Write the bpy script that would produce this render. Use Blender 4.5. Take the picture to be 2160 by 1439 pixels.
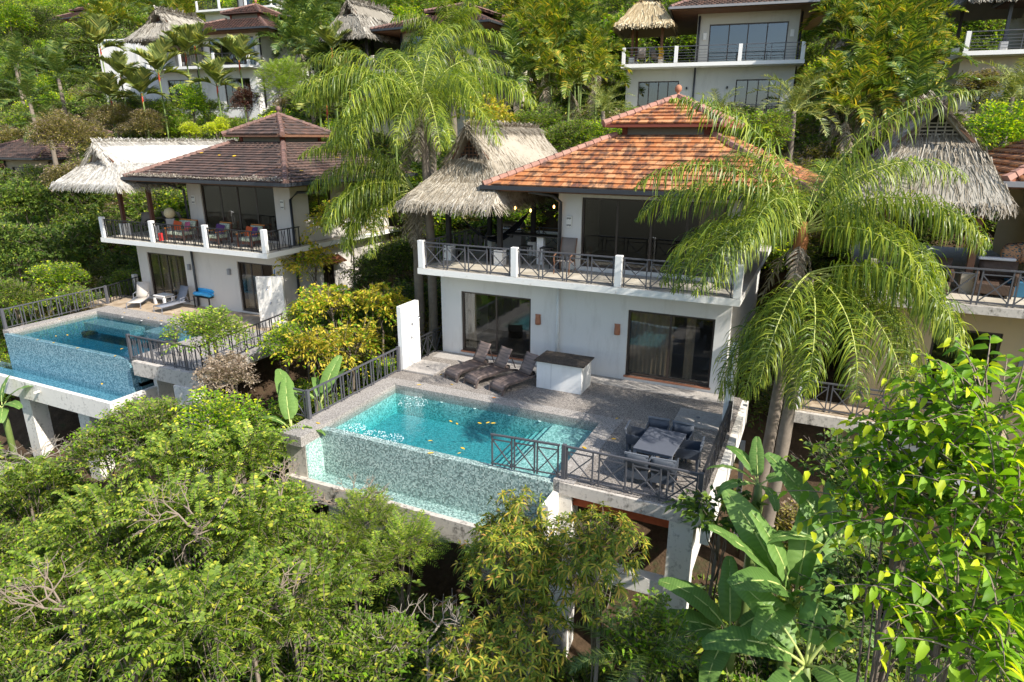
import bpy, math, random
import numpy as np
from mathutils import Vector, Matrix
for o in list(bpy.data.objects): bpy.data.objects.remove(o)
SC = bpy.context.scene
COL = SC.collection
R = math.radians
random.seed(11)
RNG = np.random.default_rng(11)

# ---------------------------------------------------------------- camera
CAM_POS = Vector((12.454, -20.246, 7.768)); YAW, PITCH, ROLL = R(25.226), R(17.314), R(0.139); FPX = 1372.2
_f = Vector((-math.sin(YAW)*math.cos(PITCH), math.cos(YAW)*math.cos(PITCH), -math.sin(PITCH)))
_r = Vector((math.cos(YAW), math.sin(YAW), 0)); _u = _r.cross(_f)
_r2 = math.cos(ROLL)*_r + math.sin(ROLL)*_u; _u2 = -math.sin(ROLL)*_r + math.cos(ROLL)*_u
cd = bpy.data.cameras.new('camera'); cam = bpy.data.objects.new('camera', cd); COL.objects.link(cam)
m = Matrix((_r2, _u2, -_f)).transposed().to_4x4(); m.translation = CAM_POS; cam.matrix_world = m
cd.sensor_width = 36; cd.lens = FPX/2160*36; cd.clip_start = .1; cd.clip_end = 2000
SC.camera = cam
# ---------------------------------------------------------------- sky, sun, exposure
SUN = Vector((1.12, -.30, 1.0)).normalized()
w = bpy.data.worlds.new('World'); SC.world = w; w.use_nodes = True
nt = w.node_tree; bg = nt.nodes['Background']; sky = nt.nodes.new('ShaderNodeTexSky'); sky.sky_type = 'NISHITA'; sky.sun_disc = False
sky.sun_elevation = math.asin(SUN.z); sky.sun_rotation = math.atan2(SUN.x, SUN.y); sky.altitude = 50; sky.air_density = 1.0; sky.dust_density = 1.2
nt.links.new(sky.outputs[0], bg.inputs[0]); bg.inputs[1].default_value = .15
sl = bpy.data.lights.new('sun', 'SUN'); sl.energy = 4.6; sl.angle = R(.5); sl.color = (1, .95, .87)
so = bpy.data.objects.new('sun', sl); COL.objects.link(so); so.rotation_euler = SUN.to_track_quat('Z', 'Y').to_euler(); so.location = (60, -20, 60)
SC.view_settings.view_transform = 'Standard'; SC.view_settings.look = 'None'; SC.view_settings.exposure = .72; SC.view_settings.gamma = 1
SC.render.engine = 'CYCLES'; SC.cycles.use_denoising = True
SC.cycles.max_bounces = 8; SC.cycles.transparent_max_bounces = 12; SC.cycles.transmission_bounces = 4; SC.cycles.diffuse_bounces = 4; SC.cycles.glossy_bounces = 3
SC.cycles.caustics_reflective = False; SC.cycles.caustics_refractive = False; SC.cycles.sample_clamp_indirect = 6

# ---------------------------------------------------------------- picture point -> place
def ray(u, v): return _r2*((u-1080)/FPX) + _u2*((719.5-v)/FPX) + _f
def Pz(u, v, z): d = ray(u, v); return CAM_POS + d*((z-CAM_POS.z)/d.z)
def Py(u, v, y): d = ray(u, v); return CAM_POS + d*((y-CAM_POS.y)/d.y)
def Px(u, v, x): d = ray(u, v); return CAM_POS + d*((x-CAM_POS.x)/d.x)

# ---------------------------------------------------------------- materials
MATS = {}
class NT:
    def __init__(s, name):
        s.m = bpy.data.materials.new(name); s.m.use_nodes = True; s.t = s.m.node_tree; s.b = s.t.nodes['Principled BSDF']; s.out = s.t.nodes['Material Output']
        MATS[name] = s.m
    def n(s, typ, **k):
        x = s.t.nodes.new('ShaderNode'+typ)
        for a, b in k.items():
            if a.startswith('i_'):
                key = a[2:].replace('_', ' ')
                x.inputs[int(key) if key.isdigit() else key].default_value = b
            else: setattr(x, a, b)
        return x
    def l(s, a, b): s.t.links.new(a, b)
    def coord(s, which='Object', scale=(1, 1, 1)):
        tc = s.n('TexCoord'); mp = s.n('Mapping'); mp.inputs['Scale'].default_value = scale; s.l(tc.outputs[which], mp.inputs[0]); return mp.outputs[0]
    def pos(s, scale=(1, 1, 1)):
        g = s.n('NewGeometry'); mp = s.n('Mapping'); mp.inputs['Scale'].default_value = scale; s.l(g.outputs['Position'], mp.inputs[0]); return mp.outputs[0]
    def noise(s, vec, scale, detail=4, rough=.6): 
        x = s.n('TexNoise', i_Scale=scale, i_Detail=detail, i_Roughness=rough); s.l(vec, x.inputs['Vector']); return x.outputs['Fac']
    def ramp(s, fac, stops, interp='LINEAR'):
        x = s.n('ValToRGB'); cr = x.color_ramp; cr.interpolation = interp
        while len(cr.elements) < len(stops): cr.elements.new(.5)
        for e, (p, c) in zip(cr.elements, stops): e.position = p; e.color = (*c, 1) if len(c) == 3 else c
        s.l(fac, x.inputs[0]); return x.outputs[0]
    def mix(s, fac, a, b, mode='MIX'):
        x = s.n('Mix', data_type='RGBA', blend_type=mode)
        for v, i in ((fac, 0), (a, 6), (b, 7)):
            if isinstance(v, (int, float)): x.inputs[i].default_value = v
            elif isinstance(v, tuple): x.inputs[i].default_value = (*v, 1)
            else: s.l(v, x.inputs[i])
        return x.outputs[2]
    def math(s, op, a, b=0.):
        x = s.n('Math', operation=op)
        for v, i in ((a, 0), (b, 1)):
            if isinstance(v, (int, float)): x.inputs[i].default_value = v
            else: s.l(v, x.inputs[i])
        return x.outputs[0]
    def bump(s, h, strength=.3, dist=.02):
        x = s.n('Bump', i_Strength=strength, i_Distance=dist); s.l(h, x.inputs['Height']); s.l(x.outputs[0], s.b.inputs['Normal']); return x
    def base(s, c, rough=.7, spec=.5, metal=0):
        if isinstance(c, tuple): s.b.inputs['Base Color'].default_value = (*c, 1)
        else: s.l(c, s.b.inputs['Base Color'])
        s.b.inputs['Roughness'].default_value = rough; s.b.inputs['Specular IOR Level'].default_value = spec; s.b.inputs['Metallic'].default_value = metal
    def rnd(s):
        g = s.n('NewGeometry'); o = s.n('ObjectInfo'); a = s.math('ADD', g.outputs['Random Per Island'], o.outputs['Random']); return s.math('FRACT', a)

def simple(name, c, rough=.6, spec=.4, metal=0, var=.12, scale=8):
    t = NT(name); f = t.noise(t.pos(), scale, 3)
    d = tuple(x*(1-var) for x in c); e = tuple(min(1, x*(1+var)) for x in c)
    t.base(t.mix(f, d, e), rough, spec, metal); return t.m
def plaster(name, c, stain=(.30, .28, .25), amt=.35):
    t = NT(name); p = t.pos(); big = t.noise(p, .7, 5); streak = t.noise(t.pos((1.3, 1.3, .3)), 1.5, 9, .72)
    a = t.mix(big, tuple(x*.93 for x in c), c)
    k = t.ramp(streak, [(0, (0, 0, 0)), (.52, (0, 0, 0)), (.76, (amt,)*3), (1, (amt,)*3)])
    t.base(t.mix(k, a, stain), .85, .25); t.bump(t.noise(p, 60, 3), .25, .01); return t.m
def stained(name, c, dark=(.045, .04, .035), amt=.85, lo=.5):
    t = NT(name); p = t.pos(); streak = t.noise(t.pos((2.2, 2.2, .55)), 1.5, 8, .75); fine = t.noise(p, 9, 6, .7)
    k = t.ramp(t.math('MULTIPLY', t.math('ADD', streak, fine), .5), [(0, (0, 0, 0)), (lo, (0, 0, 0)), (lo+.12, (amt,)*3), (1, (amt,)*3)])
    t.base(t.mix(k, c, dark), .9, .2); t.bump(fine, .4, .02); return t.m
def aggregate(name, c1, c2, c3, sc=55):
    t = NT(name); p = t.pos(); v = t.n('TexVoronoi', i_Scale=sc); t.l(p, v.inputs['Vector'])
    sp = t.n('SeparateColor'); t.l(v.outputs['Color'], sp.inputs[0])
    a = t.ramp(sp.outputs[0], [(0, c1), (.45, c2), (1, c3)]); big = t.noise(p, .9, 6, .7)
    k = t.ramp(big, [(0, (.6,)*3), (.4, (.88,)*3), (.65, (1.05,)*3), (1, (1.05,)*3)])
    t.base(t.mix(1., a, k, 'MULTIPLY'), .85, .3); t.bump(v.outputs['Distance'], .4, .01); return t.m
def mosaic(name, cols, size=.036, grout=(.35, .42, .40)):
    t = NT(name); p = t.pos((1/size,)*3); off = t.n('VectorMath', operation='ADD'); off.inputs[1].default_value = (.37, .41, .43); t.l(p, off.inputs[0])
    fl = t.n('VectorMath', operation='FLOOR'); t.l(off.outputs[0], fl.inputs[0]); wn = t.n('TexWhiteNoise'); t.l(fl.outputs[0], wn.inputs['Vector'])
    k = len(cols); c = t.ramp(wn.outputs['Value'], [(i/k, q) for i, q in enumerate(cols)], 'CONSTANT')
    big = t.noise(t.pos(), 1.1, 4); c = t.mix(t.math('MULTIPLY', big, .35), c, grout)
    t.base(c, .25, .5); return t.m
def leafmat(name, stops, trans=.35, rough=.5, spec=.22):
    mul = (1.1, 1.1, 1.1) if 'dry' in name or 'red' in name else (1.85, 1.75, 1.0) if name in ('leaf_bright', 'leaf_lime') else (2.25, 1.85, 1.3)
    stops = [(p_, tuple(min(.8, q_*k_) for q_, k_ in zip(c_, mul))) for p_, c_ in stops]; t = NT(name); c = t.ramp(t.rnd(), stops); o = t.n('ObjectInfo')
    br = t.math('ADD', t.math('MULTIPLY', o.outputs['Random'], .35), .82)
    hs = t.n('HueSaturation'); t.l(c, hs.inputs['Color']); t.l(br, hs.inputs['Value']); c = hs.outputs[0]
    t.base(c, rough, spec); tr = t.n('BsdfTranslucent'); c2 = t.mix(1., c, (1.25, 1.3, .45), 'MULTIPLY'); t.l(c2, tr.inputs[0])
    mx = t.n('MixShader', i_0=trans); t.l(t.b.outputs[0], mx.inputs[1]); t.l(tr.outputs[0], mx.inputs[2]); t.l(mx.outputs[0], t.out.inputs[0]); return t.m
def glassmat(name, tint=(.55, .55, .53), f0=.12):
    t = NT(name); tr = t.n('BsdfTransparent'); tr.inputs[0].default_value = (*tint, 1); gl = t.n('BsdfGlossy', i_Roughness=.02); gl.inputs[0].default_value = (.9, .95, 1, 1)
    lw = t.n('LayerWeight', i_Blend=.5); fac = t.math('ADD', t.math('MULTIPLY', t.math('POWER', lw.outputs['Facing'], 4.), .7), f0)
    wv = t.noise(t.pos(), .8, 1); bp = t.n('Bump', i_Strength=.04, i_Distance=.1); t.l(wv, bp.inputs['Height']); t.l(bp.outputs[0], gl.inputs['Normal'])
    mx = t.n('MixShader'); t.l(fac, mx.inputs[0]); t.l(tr.outputs[0], mx.inputs[1]); t.l(gl.outputs[0], mx.inputs[2]); t.l(mx.outputs[0], t.out.inputs[0]); return t.m
def watermat(name, tint, scale=4., strength=.35, dens=.9):
    t = NT(name); p = t.pos(); h = t.math('ADD', t.noise(p, scale, 3, .5), t.math('MULTIPLY', t.noise(p, scale*3.3, 2, .5), .4))
    bp = t.n('Bump', i_Strength=strength, i_Distance=.08); t.l(h, bp.inputs['Height'])
    tr = t.n('BsdfTransparent'); gl = t.n('BsdfGlossy', i_Roughness=.03); t.l(bp.outputs[0], gl.inputs['Normal'])
    fr = t.n('LayerWeight', i_Blend=.5); t.l(bp.outputs[0], fr.inputs['Normal']); ff = t.math('ADD', t.math('MULTIPLY', t.math('POWER', fr.outputs['Facing'], 5.), .95), .02)
    mx = t.n('MixShader'); t.l(ff, mx.inputs[0]); t.l(tr.outputs[0], mx.inputs[1]); t.l(gl.outputs[0], mx.inputs[2]); t.l(mx.outputs[0], t.out.inputs[0])
    va = t.n('VolumeAbsorption', i_Density=dens); va.inputs[0].default_value = (*tint, 1); t.l(va.outputs[0], t.out.inputs['Volume']); return t.m
def rooftile(name, stops, lichen=(.05, .045, .04), lo=.52):
    t = NT(name); c = t.ramp(t.math('ADD', t.math('MULTIPLY', t.rnd(), .5), t.math('MULTIPLY', t.noise(t.pos((1, .6, 1)), .9, 5, .7), .55)), stops); k = t.ramp(t.noise(t.pos((2.2, 1, 1)), 1.7, 7, .72), [(0, (0, 0, 0)), (lo, (0, 0, 0)), (lo+.1, (.8,)*3), (1, (.8,)*3)])
    t.base(t.mix(k, c, lichen), .8, .25); t.bump(t.noise(t.pos(), 40, 3), .3, .01); return t.m
def straw(name, stops):
    t = NT(name); c = t.ramp(t.rnd(), stops); big = t.noise(t.pos(), 1.6, 4); t.base(t.mix(t.math('MULTIPLY', big, .35), c, tuple(x*.5 for x in stops[0][1])), .9, .1); return t.m
def weave(name, c1, c2, sc=70):
    t = NT(name); wv = t.n('TexWave', i_Scale=sc/6.3, i_Distortion=1.5); t.l(t.coord('Object'), wv.inputs[0]); n = t.noise(t.coord('Object'), 14, 3)
    t.base(t.mix(t.math('MULTIPLY', t.math('ADD', wv.outputs['Fac'], n), .5), c1, c2), .5, .4); t.bump(wv.outputs['Fac'], .5, .01); return t.m

plaster('white_plaster', (.70, .685, .65), (.36, .33, .28), .42); plaster('cream_plaster', (.62, .575, .52)); plaster('grey_plaster', (.56, .55, .50)); plaster('ochre_plaster', (.50, .385, .225)); plaster('beige_plaster', (.50, .45, .36))
stained('weathered_white', (.74, .70, .63), (.13, .11, .09), .75, .53); stained('weathered_concrete', (.55, .50, .44), (.07, .06, .05), .8, .5); stained('white_edge', (.78, .76, .71), (.30, .2, .11), .6, .56)
plaster('white_paint', (.80, .79, .76), (.45, .38, .3), .25)
aggregate('deck_aggregate', (.09, .078, .07), (.235, .205, .178), (.41, .37, .325)); aggregate('coping_aggregate', (.15, .137, .122), (.32, .29, .262), (.48, .445, .405)); aggregate('smooth_concrete', (.34, .31, .28), (.40, .365, .33), (.46, .425, .385), 30)
aggregate('beige_stone', (.30, .22, .14), (.42, .32, .22), (.50, .40, .29), 3); aggregate('floor_tile', (.42, .37, .29), (.50, .45, .36), (.56, .51, .42), 2.2); aggregate('granite', (.022, .017, .013), (.06, .046, .036), (.13, .105, .08), 90)
mosaic('teal_mosaic', [(.10, .145, .135), (.22, .32, .30), (.36, .48, .44), (.55, .66, .61), (.17, .27, .25), (.42, .54, .50), (.12, .18, .165), (.30, .41, .38)])
mosaic('pale_mosaic', [(.24, .38, .34), (.42, .58, .52), (.56, .70, .64), (.15, .27, .24), (.34, .50, .45)])
mosaic('pool_floor_mosaic', [(.20, .31, .31), (.29, .41, .40), (.38, .51, .50), (.15, .25, .25), (.24, .36, .35)])
mosaic('blue_floor', [(.10, .20, .23), (.15, .27, .30), (.21, .34, .37), (.08, .17, .19)], .04, (.12, .22, .25))
mosaic('blue_mosaic', [(.09, .19, .24), (.16, .30, .36), (.25, .42, .48), (.12, .25, .30), (.33, .50, .55)], .04, (.06, .16, .2))
watermat('turquoise_water', (.05, .76, .82), 3.2, .14, .68); watermat('blue_water', (.02, .62, .76), 2.5, .05, .62); watermat('trough_water', (.3, .8, .76), 3, .15, .6)
glassmat('door_glass', (.74, .73, .70), .06); glassmat('far_glass', (.35, .38, .42), .12)
simple('dark_frame', (.045, .032, .025), .4, .5); simple('railing_metal', (.085, .085, .095), .45, .5); simple('black_metal', (.02, .02, .022), .45, .5); simple('gutter_metal', (.035, .038, .045), .35, .5); simple('black_wood', (.022, .02, .02), .6, .3); simple('red_wood', (.10, .042, .028), .6, .3, 0, .35, 5); simple('brown_wood', (.17, .085, .05), .6, .3, 0, .35, 5); simple('orange_wood', (.55, .19, .03), .35, .5, 0, .25, 9)
simple('pipe_white', (.62, .64, .63), .5, .4); simple('terracotta', (.38, .17, .10), .8, .2); simple('ceramic', (.72, .71, .67), .4, .5); simple('lamp_grey', (.25, .25, .26), .5, .4); simple('dark_slot', (.02, .02, .02), .8, .1)
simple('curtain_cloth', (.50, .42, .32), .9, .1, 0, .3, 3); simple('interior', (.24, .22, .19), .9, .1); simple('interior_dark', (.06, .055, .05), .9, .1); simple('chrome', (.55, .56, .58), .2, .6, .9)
rooftile('orange_tile', [(0, (.10, .04, .025)), (.24, (.24, .085, .045)), (.42, (.43, .165, .06)), (.62, (.53, .235, .095)), (.78, (.55, .29, .14)), (.9, (.28, .12, .07)), (1, (.12, .07, .055))], (.075, .05, .04), lo=.475); rooftile('brown_tile', [(0, (.05, .04, .035)), (.4, (.10, .068, .056)), (.75, (.145, .088, .068)), (.93, (.22, .105, .065)), (1, (.08, .06, .055))], (.045, .04, .036), .5)
rooftile('dark_tile', [(0, (.05, .035, .03)), (.5, (.10, .055, .045)), (1, (.17, .08, .055))], (.05, .045, .04), .5); rooftile('mortar', [(0, (.36, .18, .13)), (.5, (.30, .16, .12)), (1, (.42, .24, .18))], (.12, .08, .065), .52); rooftile('brown_mortar', [(0, (.15, .09, .075)), (1, (.24, .14, .11))], (.07, .055, .05), .5)
simple('red_fascia', (.20, .06, .04), .7, .2)
straw('pale_straw', [(0, (.18, .145, .10)), (.3, (.31, .265, .20)), (.7, (.44, .39, .31)), (1, (.54, .50, .43))]); straw('white_straw', [(0, (.32, .29, .24)), (.3, (.48, .45, .39)), (.7, (.60, .57, .51)), (1, (.68, .66, .61))]); straw('grey_straw', [(0, (.12, .105, .085)), (.4, (.27, .245, .20)), (.8, (.40, .37, .31)), (1, (.52, .48, .41))]); straw('yellow_straw', [(0, (.30, .22, .12)), (.4, (.50, .40, .24)), (.8, (.62, .53, .35)), (1, (.70, .62, .46))])
weave('dark_wicker', (.045, .033, .03), (.20, .155, .135))
def banded(name, c1, c2):
    t = NT(name); p = t.coord('Object'); n = t.noise(t.coord('Object', (.6, 9, 9)), 2.2, 3); f = t.noise(t.coord('Object', (1, 1, 1)), 45, 2); t.base(t.mix(t.math('ADD', t.math('MULTIPLY', t.ramp(n, [(0, (0, 0, 0)), (.4, (0, 0, 0)), (.6, (1, 1, 1)), (1, (1, 1, 1))]), .75), t.math('MULTIPLY', f, .25)), c1, c2), .45, .4); t.bump(f, .5, .01); return t.m
banded('banded_wicker', (.05, .042, .045), (.21, .155, .13)); weave('resin_wicker', (.035, .042, .055), (.085, .10, .125), 90); weave('brown_wicker', (.05, .03, .02), (.13, .085, .06)); simple('grey_resin', (.16, .175, .20), .5, .4); simple('table_resin', (.10, .108, .13), .5, .4)
simple('sling_beige', (.56, .50, .43), .8, .2); simple('sling_grey', (.20, .21, .24), .8, .2); simple('frame_grey', (.25, .26, .30), .4, .5, .3); simple('white_plastic', (.75, .73, .69), .4, .5); simple('sling_taupe', (.22, .19, .165), .8, .2); simple('blue_vinyl', (.04, .36, .68), .25, .6, 0, .4, 6); simple('blue_pole', (.03, .17, .45), .4, .5)
simple('cushion_orange', (.50, .10, .035), .9, .1); simple('cushion_pink', (.42, .10, .17), .9, .1); simple('cushion_purple', (.10, .045, .14), .9, .1); simple('towel_white', (.72, .72, .74), .95, .1); simple('towel_blue', (.45, .58, .68), .95, .1); simple('red_cloth', (.45, .03, .03), .9, .1); simple('hammock_navy', (.015, .017, .022), .9, .1); simple('stone_ball', (.55, .46, .27), .7, .3, 0, .25, 20); simple('grey_stone', (.36, .35, .33), .8, .2); simple('blue_box', (.03, .13, .22), .5, .4)
def leafprint(name, c1, c2, sc):
    t = NT(name); v = t.n('TexVoronoi', i_Scale=sc, feature='DISTANCE_TO_EDGE'); t.l(t.coord('Object', (1, 2.2, 1)), v.inputs[0]); t.base(t.ramp(v.outputs['Distance'], [(0, c2), (.16, c2), (.22, c1), (1, c1)]), .9, .1); return t.m
leafprint('leaf_print', (.16, .27, .19), (.55, .58, .44), 14); leafprint('teal_print', (.02, .09, .11), (.40, .22, .12), 9)
def soil(name):
    t = NT(name); p = t.pos(); t.base(t.ramp(t.noise(p, 1.3, 8, .7), [(0, (.03, .022, .015)), (.45, (.075, .05, .03)), (.55, (.10, .065, .04)), (.7, (.05, .065, .025)), (1, (.05, .07, .025))]), .95, .1); t.bump(t.noise(p, 6, 6), .8, .08); return t.m
soil('soil'); simple('red_oxide', (.36, .075, .025), .7, .3, 0, .45, 7); simple('bark', (.16, .13, .10), .9, .1, 0, .4, 7); simple('pale_bark', (.30, .26, .21), .9, .1, 0, .35, 7); simple('palm_trunk', (.20, .165, .13), .9, .1, 0, .4, 6); simple('twig', (.24, .19, .145), .9, .1, 0, .3, 9); simple('red_sheath', (.42, .05, .015), .45, .4, 0, .2, 8); simple('green_stem', (.16, .22, .06), .5, .4, 0, .25, 8); simple('orange_sheath', (.30, .12, .045), .7, .2, 0, .3, 8); simple('lime_stem', (.42, .45, .12), .5, .4)
leafmat('leaf_mid', [(0, (.035, .075, .014)), (.5, (.075, .14, .024)), (.85, (.13, .20, .035)), (1, (.24, .28, .05))])
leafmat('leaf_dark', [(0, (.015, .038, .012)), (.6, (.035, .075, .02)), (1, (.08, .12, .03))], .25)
leafmat('leaf_olive', [(0, (.045, .06, .018)), (.5, (.10, .115, .035)), (.85, (.17, .17, .06)), (1, (.26, .23, .12))])
leafmat('leaf_bright', [(0, (.045, .11, .012)), (.5, (.10, .21, .018)), (.9, (.18, .30, .025)), (1, (.36, .40, .04))], .42)
leafmat('leaf_lime', [(0, (.16, .22, .012)), (.5, (.32, .38, .02)), (1, (.52, .50, .03))], .4)
leafmat('leaf_yellow', [(0, (.08, .11, .015)), (.4, (.20, .22, .03)), (.75, (.38, .32, .05)), (1, (.50, .36, .09))], .38)
leafmat('leaf_feather', [(0, (.055, .11, .02)), (.5, (.10, .19, .03)), (1, (.20, .27, .045))], .4)
leafmat('leaf_mango', [(0, (.03, .065, .012)), (.5, (.075, .13, .022)), (.8, (.15, .20, .03)), (.93, (.26, .26, .04)), (1, (.30, .24, .07))], .35)
leafmat('leaf_new', [(0, (.26, .16, .07)), (.4, (.25, .21, .06)), (1, (.20, .23, .045))], .4)
leafmat('leaf_red', [(0, (.04, .018, .014)), (1, (.12, .035, .025))], .3)
leafmat('leaf_dry', [(0, (.13, .09, .06)), (.5, (.28, .21, .15)), (1, (.42, .35, .28))], .3, .8, .1)
leafmat('palm_green', [(0, (.03, .065, .013)), (.5, (.075, .13, .022)), (1, (.18, .24, .035))], .38, .38, .35)
leafmat('palm_dark', [(0, (.02, .05, .018)), (.6, (.05, .10, .03)), (1, (.13, .17, .05))], .3, .38, .45)
leafmat('palm_yellow', [(0, (.035, .07, .014)), (.5, (.08, .14, .022)), (.82, (.16, .19, .03)), (1, (.32, .25, .06))], .38, .4, .4)
leafmat('palm_blue', [(0, (.045, .075, .035)), (.6, (.10, .15, .06)), (1, (.20, .22, .08))], .28, .4, .4)
leafmat('palm_dry', [(0, (.14, .11, .08)), (1, (.36, .31, .25))], .25, .8, .1)
def bananamat(name, c1, c2):
    t = NT(name); wv = t.n('TexWave', i_Scale=5, i_Distortion=.6, bands_direction='X'); t.l(t.coord('Object'), wv.inputs[0]); o = t.n('ObjectInfo')
    c = t.mix(t.math('ADD', t.math('MULTIPLY', wv.outputs['Fac'], .25), t.math('MULTIPLY', o.outputs['Random'], .7)), c1, c2); t.base(c, .45, .35); t.bump(wv.outputs['Fac'], .25, .01)
    tr = t.n('BsdfTranslucent'); c3 = t.mix(1., c, (1.2, 1.4, .4), 'MULTIPLY'); t.l(c3, tr.inputs[0]); mx = t.n('MixShader', i_0=.3); t.l(t.b.outputs[0], mx.inputs[1]); t.l(tr.outputs[0], mx.inputs[2]); t.l(mx.outputs[0], t.out.inputs[0]); return t.m
bananamat('banana_green', (.10, .20, .04), (.20, .33, .08)); simple('midrib', (.40, .46, .14), .5, .4); simple('yellow_leaf', (.75, .45, .02), .6, .3, 0, .25, 12); simple('foam', (.75, .85, .85), .4, .5); simple('orange_petal', (.8, .25, .01), .6, .3)
def bulbmat():
    t = NT('bulb_glow'); t.base((.9, .6, .3)); t.b.inputs['Emission Color'].default_value = (1, .5, .15, 1); t.b.inputs['Emission Strength'].default_value = 6; return t.m
bulbmat()

# ---------------------------------------------------------------- mesh helpers
class MB:
    def __init__(s): s.v = []; s.f = []
    def box(s, x0, y0, z0, x1, y1, z1):
        x0, x1 = sorted((x0, x1)); y0, y1 = sorted((y0, y1)); z0, z1 = sorted((z0, z1)); b = len(s.v)
        s.v += [(x0, y0, z0), (x1, y0, z0), (x1, y1, z0), (x0, y1, z0), (x0, y0, z1), (x1, y0, z1), (x1, y1, z1), (x0, y1, z1)]
        s.f += [tuple(b+i for i in q) for q in ((3, 2, 1, 0), (4, 5, 6, 7), (0, 1, 5, 4), (1, 2, 6, 5), (2, 3, 7, 6), (3, 0, 4, 7))]; return s
    def bar(s, p, q, w, h=None, up=(0, 0, 1)):
        p, q = Vector(p), Vector(q); h = h or w; d = (q-p).normalized(); a = d.cross(Vector(up))
        if a.length < 1e-4: a = d.cross(Vector((1, 0, 0)))
        a.normalize(); c = a.cross(d); b = len(s.v)
        for e in (p, q):
            for i, j in ((-1, -1), (1, -1), (1, 1), (-1, 1)): s.v.append(tuple(e+a*(w/2*i)+c*(h/2*j)))
        s.f += [tuple(b+i for i in k) for k in ((0, 1, 2, 3), (7, 6, 5, 4), (0, 4, 5, 1), (1, 5, 6, 2), (2, 6, 7, 3), (3, 7, 4, 0))]; return s
    def poly(s, pts): b = len(s.v); s.v += [tuple(p) for p in pts]; s.f.append(tuple(range(b, b+len(pts)))); return s
    def tube(s, pts, rad, n=8):
        pts = [Vector(p) for p in pts]; k = len(pts); b = len(s.v)
        if not isinstance(rad, (list, tuple)): rad = [rad]*k
        for i, p in enumerate(pts):
            d = (pts[min(i+1, k-1)]-pts[max(i-1, 0)]).normalized(); a = d.cross(Vector((.31, .17, .93)))
            if a.length < 1e-3: a = d.cross(Vector((1, 0, 0)))
            a.normalize(); c = d.cross(a)
            for j in range(n):
                t = 2*math.pi*j/n; s.v.append(tuple(p+(a*math.cos(t)+c*math.sin(t))*rad[i]))
        for i in range(k-1):
            for j in range(n): s.f.append((b+i*n+j, b+i*n+(j+1) % n, b+(i+1)*n+(j+1) % n, b+(i+1)*n+j))
        s.f.append(tuple(b+j for j in range(n-1, -1, -1))); s.f.append(tuple(b+(k-1)*n+j for j in range(n))); return s
    def lathe(s, prof, c=(0, 0, 0), n=16):
        b = len(s.v); k = len(prof)
        for r, z in prof:
            for j in range(n): t = 2*math.pi*j/n; s.v.append((c[0]+r*math.cos(t), c[1]+r*math.sin(t), c[2]+z))
        for i in range(k-1):
            for j in range(n): s.f.append((b+i*n+j, b+i*n+(j+1) % n, b+(i+1)*n+(j+1) % n, b+(i+1)*n+j))
        s.f.append(tuple(b+j for j in range(n-1, -1, -1))); s.f.append(tuple(b+(k-1)*n+j for j in range(n))); return s
    def sheet(s, grid, th=.0):
        b = len(s.v); nr = len(grid); nc = len(grid[0])
        for row in grid: s.v += [tuple(p) for p in row]
        for i in range(nr-1):
            for j in range(nc-1): s.f.append((b+i*nc+j, b+i*nc+j+1, b+(i+1)*nc+j+1, b+(i+1)*nc+j))
        return s
    def xf(s, M): s.v = [tuple(M @ Vector(p)) for p in s.v]; return s
    def mesh(s, name, mat, smooth=False):
        me = bpy.data.meshes.new(name); me.from_pydata(s.v, [], s.f); me.materials.append(MATS[mat])
        if smooth: me.polygons.foreach_set('use_smooth', [True]*len(me.polygons))
        me.update(); return me
    def obj(s, name, mat, parent=None, smooth=False, bevel=0, solid=0):
        o = bpy.data.objects.new(name, s.mesh(name, mat, smooth)); COL.objects.link(o); o.parent = parent
        if solid: q = o.modifiers.new('solid', 'SOLIDIFY'); q.thickness = solid; q.offset = 0
        if bevel: q = o.modifiers.new('bevel', 'BEVEL'); q.width = bevel; q.segments = 2; q.limit_method = 'ANGLE'
        return o
def link(name, me, parent=None, M=None):
    o = bpy.data.objects.new(name, me); COL.objects.link(o); o.parent = parent
    if M is not None: o.matrix_local = M
    return o
def tag(o, label=None, cat=None, group=None, kind=None):
    for k, v in (('label', label), ('category', cat), ('group', group), ('kind', kind)):
        if v: o[k] = v
    return o
def thing(name, label, cat, loc=(0, 0, 0), rz=0., group=None):
    o = bpy.data.objects.new(name, None); COL.objects.link(o); o.location = loc; o.rotation_euler = (0, 0, rz); o.empty_display_size = .2; return tag(o, label, cat, group)
def copy_tree(o, parent=None):
    c = o.copy(); COL.objects.link(c); c.parent = parent
    for ch in list(o.children): copy_tree(ch, c)
    return c
def box(name, mat, parent, *c, bevel=0): return MB().box(*c).obj(name, mat, parent, bevel=bevel)
_unit = {}
def ubar(name, p, q, w, h, mat, parent):     # bar that shares one box mesh
    if mat not in _unit: _unit[mat] = MB().box(-.5, -.5, 0, .5, .5, 1).mesh('bar', mat)
    p, q = Vector(p), Vector(q); d = q-p; L = d.length; d.normalize(); a = d.cross(Vector((0, 0, 1)))
    if a.length < 1e-4: a = Vector((1, 0, 0))
    a.normalize(); c = d.cross(a); M = Matrix((a*w, c*h, d*L)).transposed().to_4x4(); M.translation = p
    return link(name, _unit[mat], parent, M)
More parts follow.
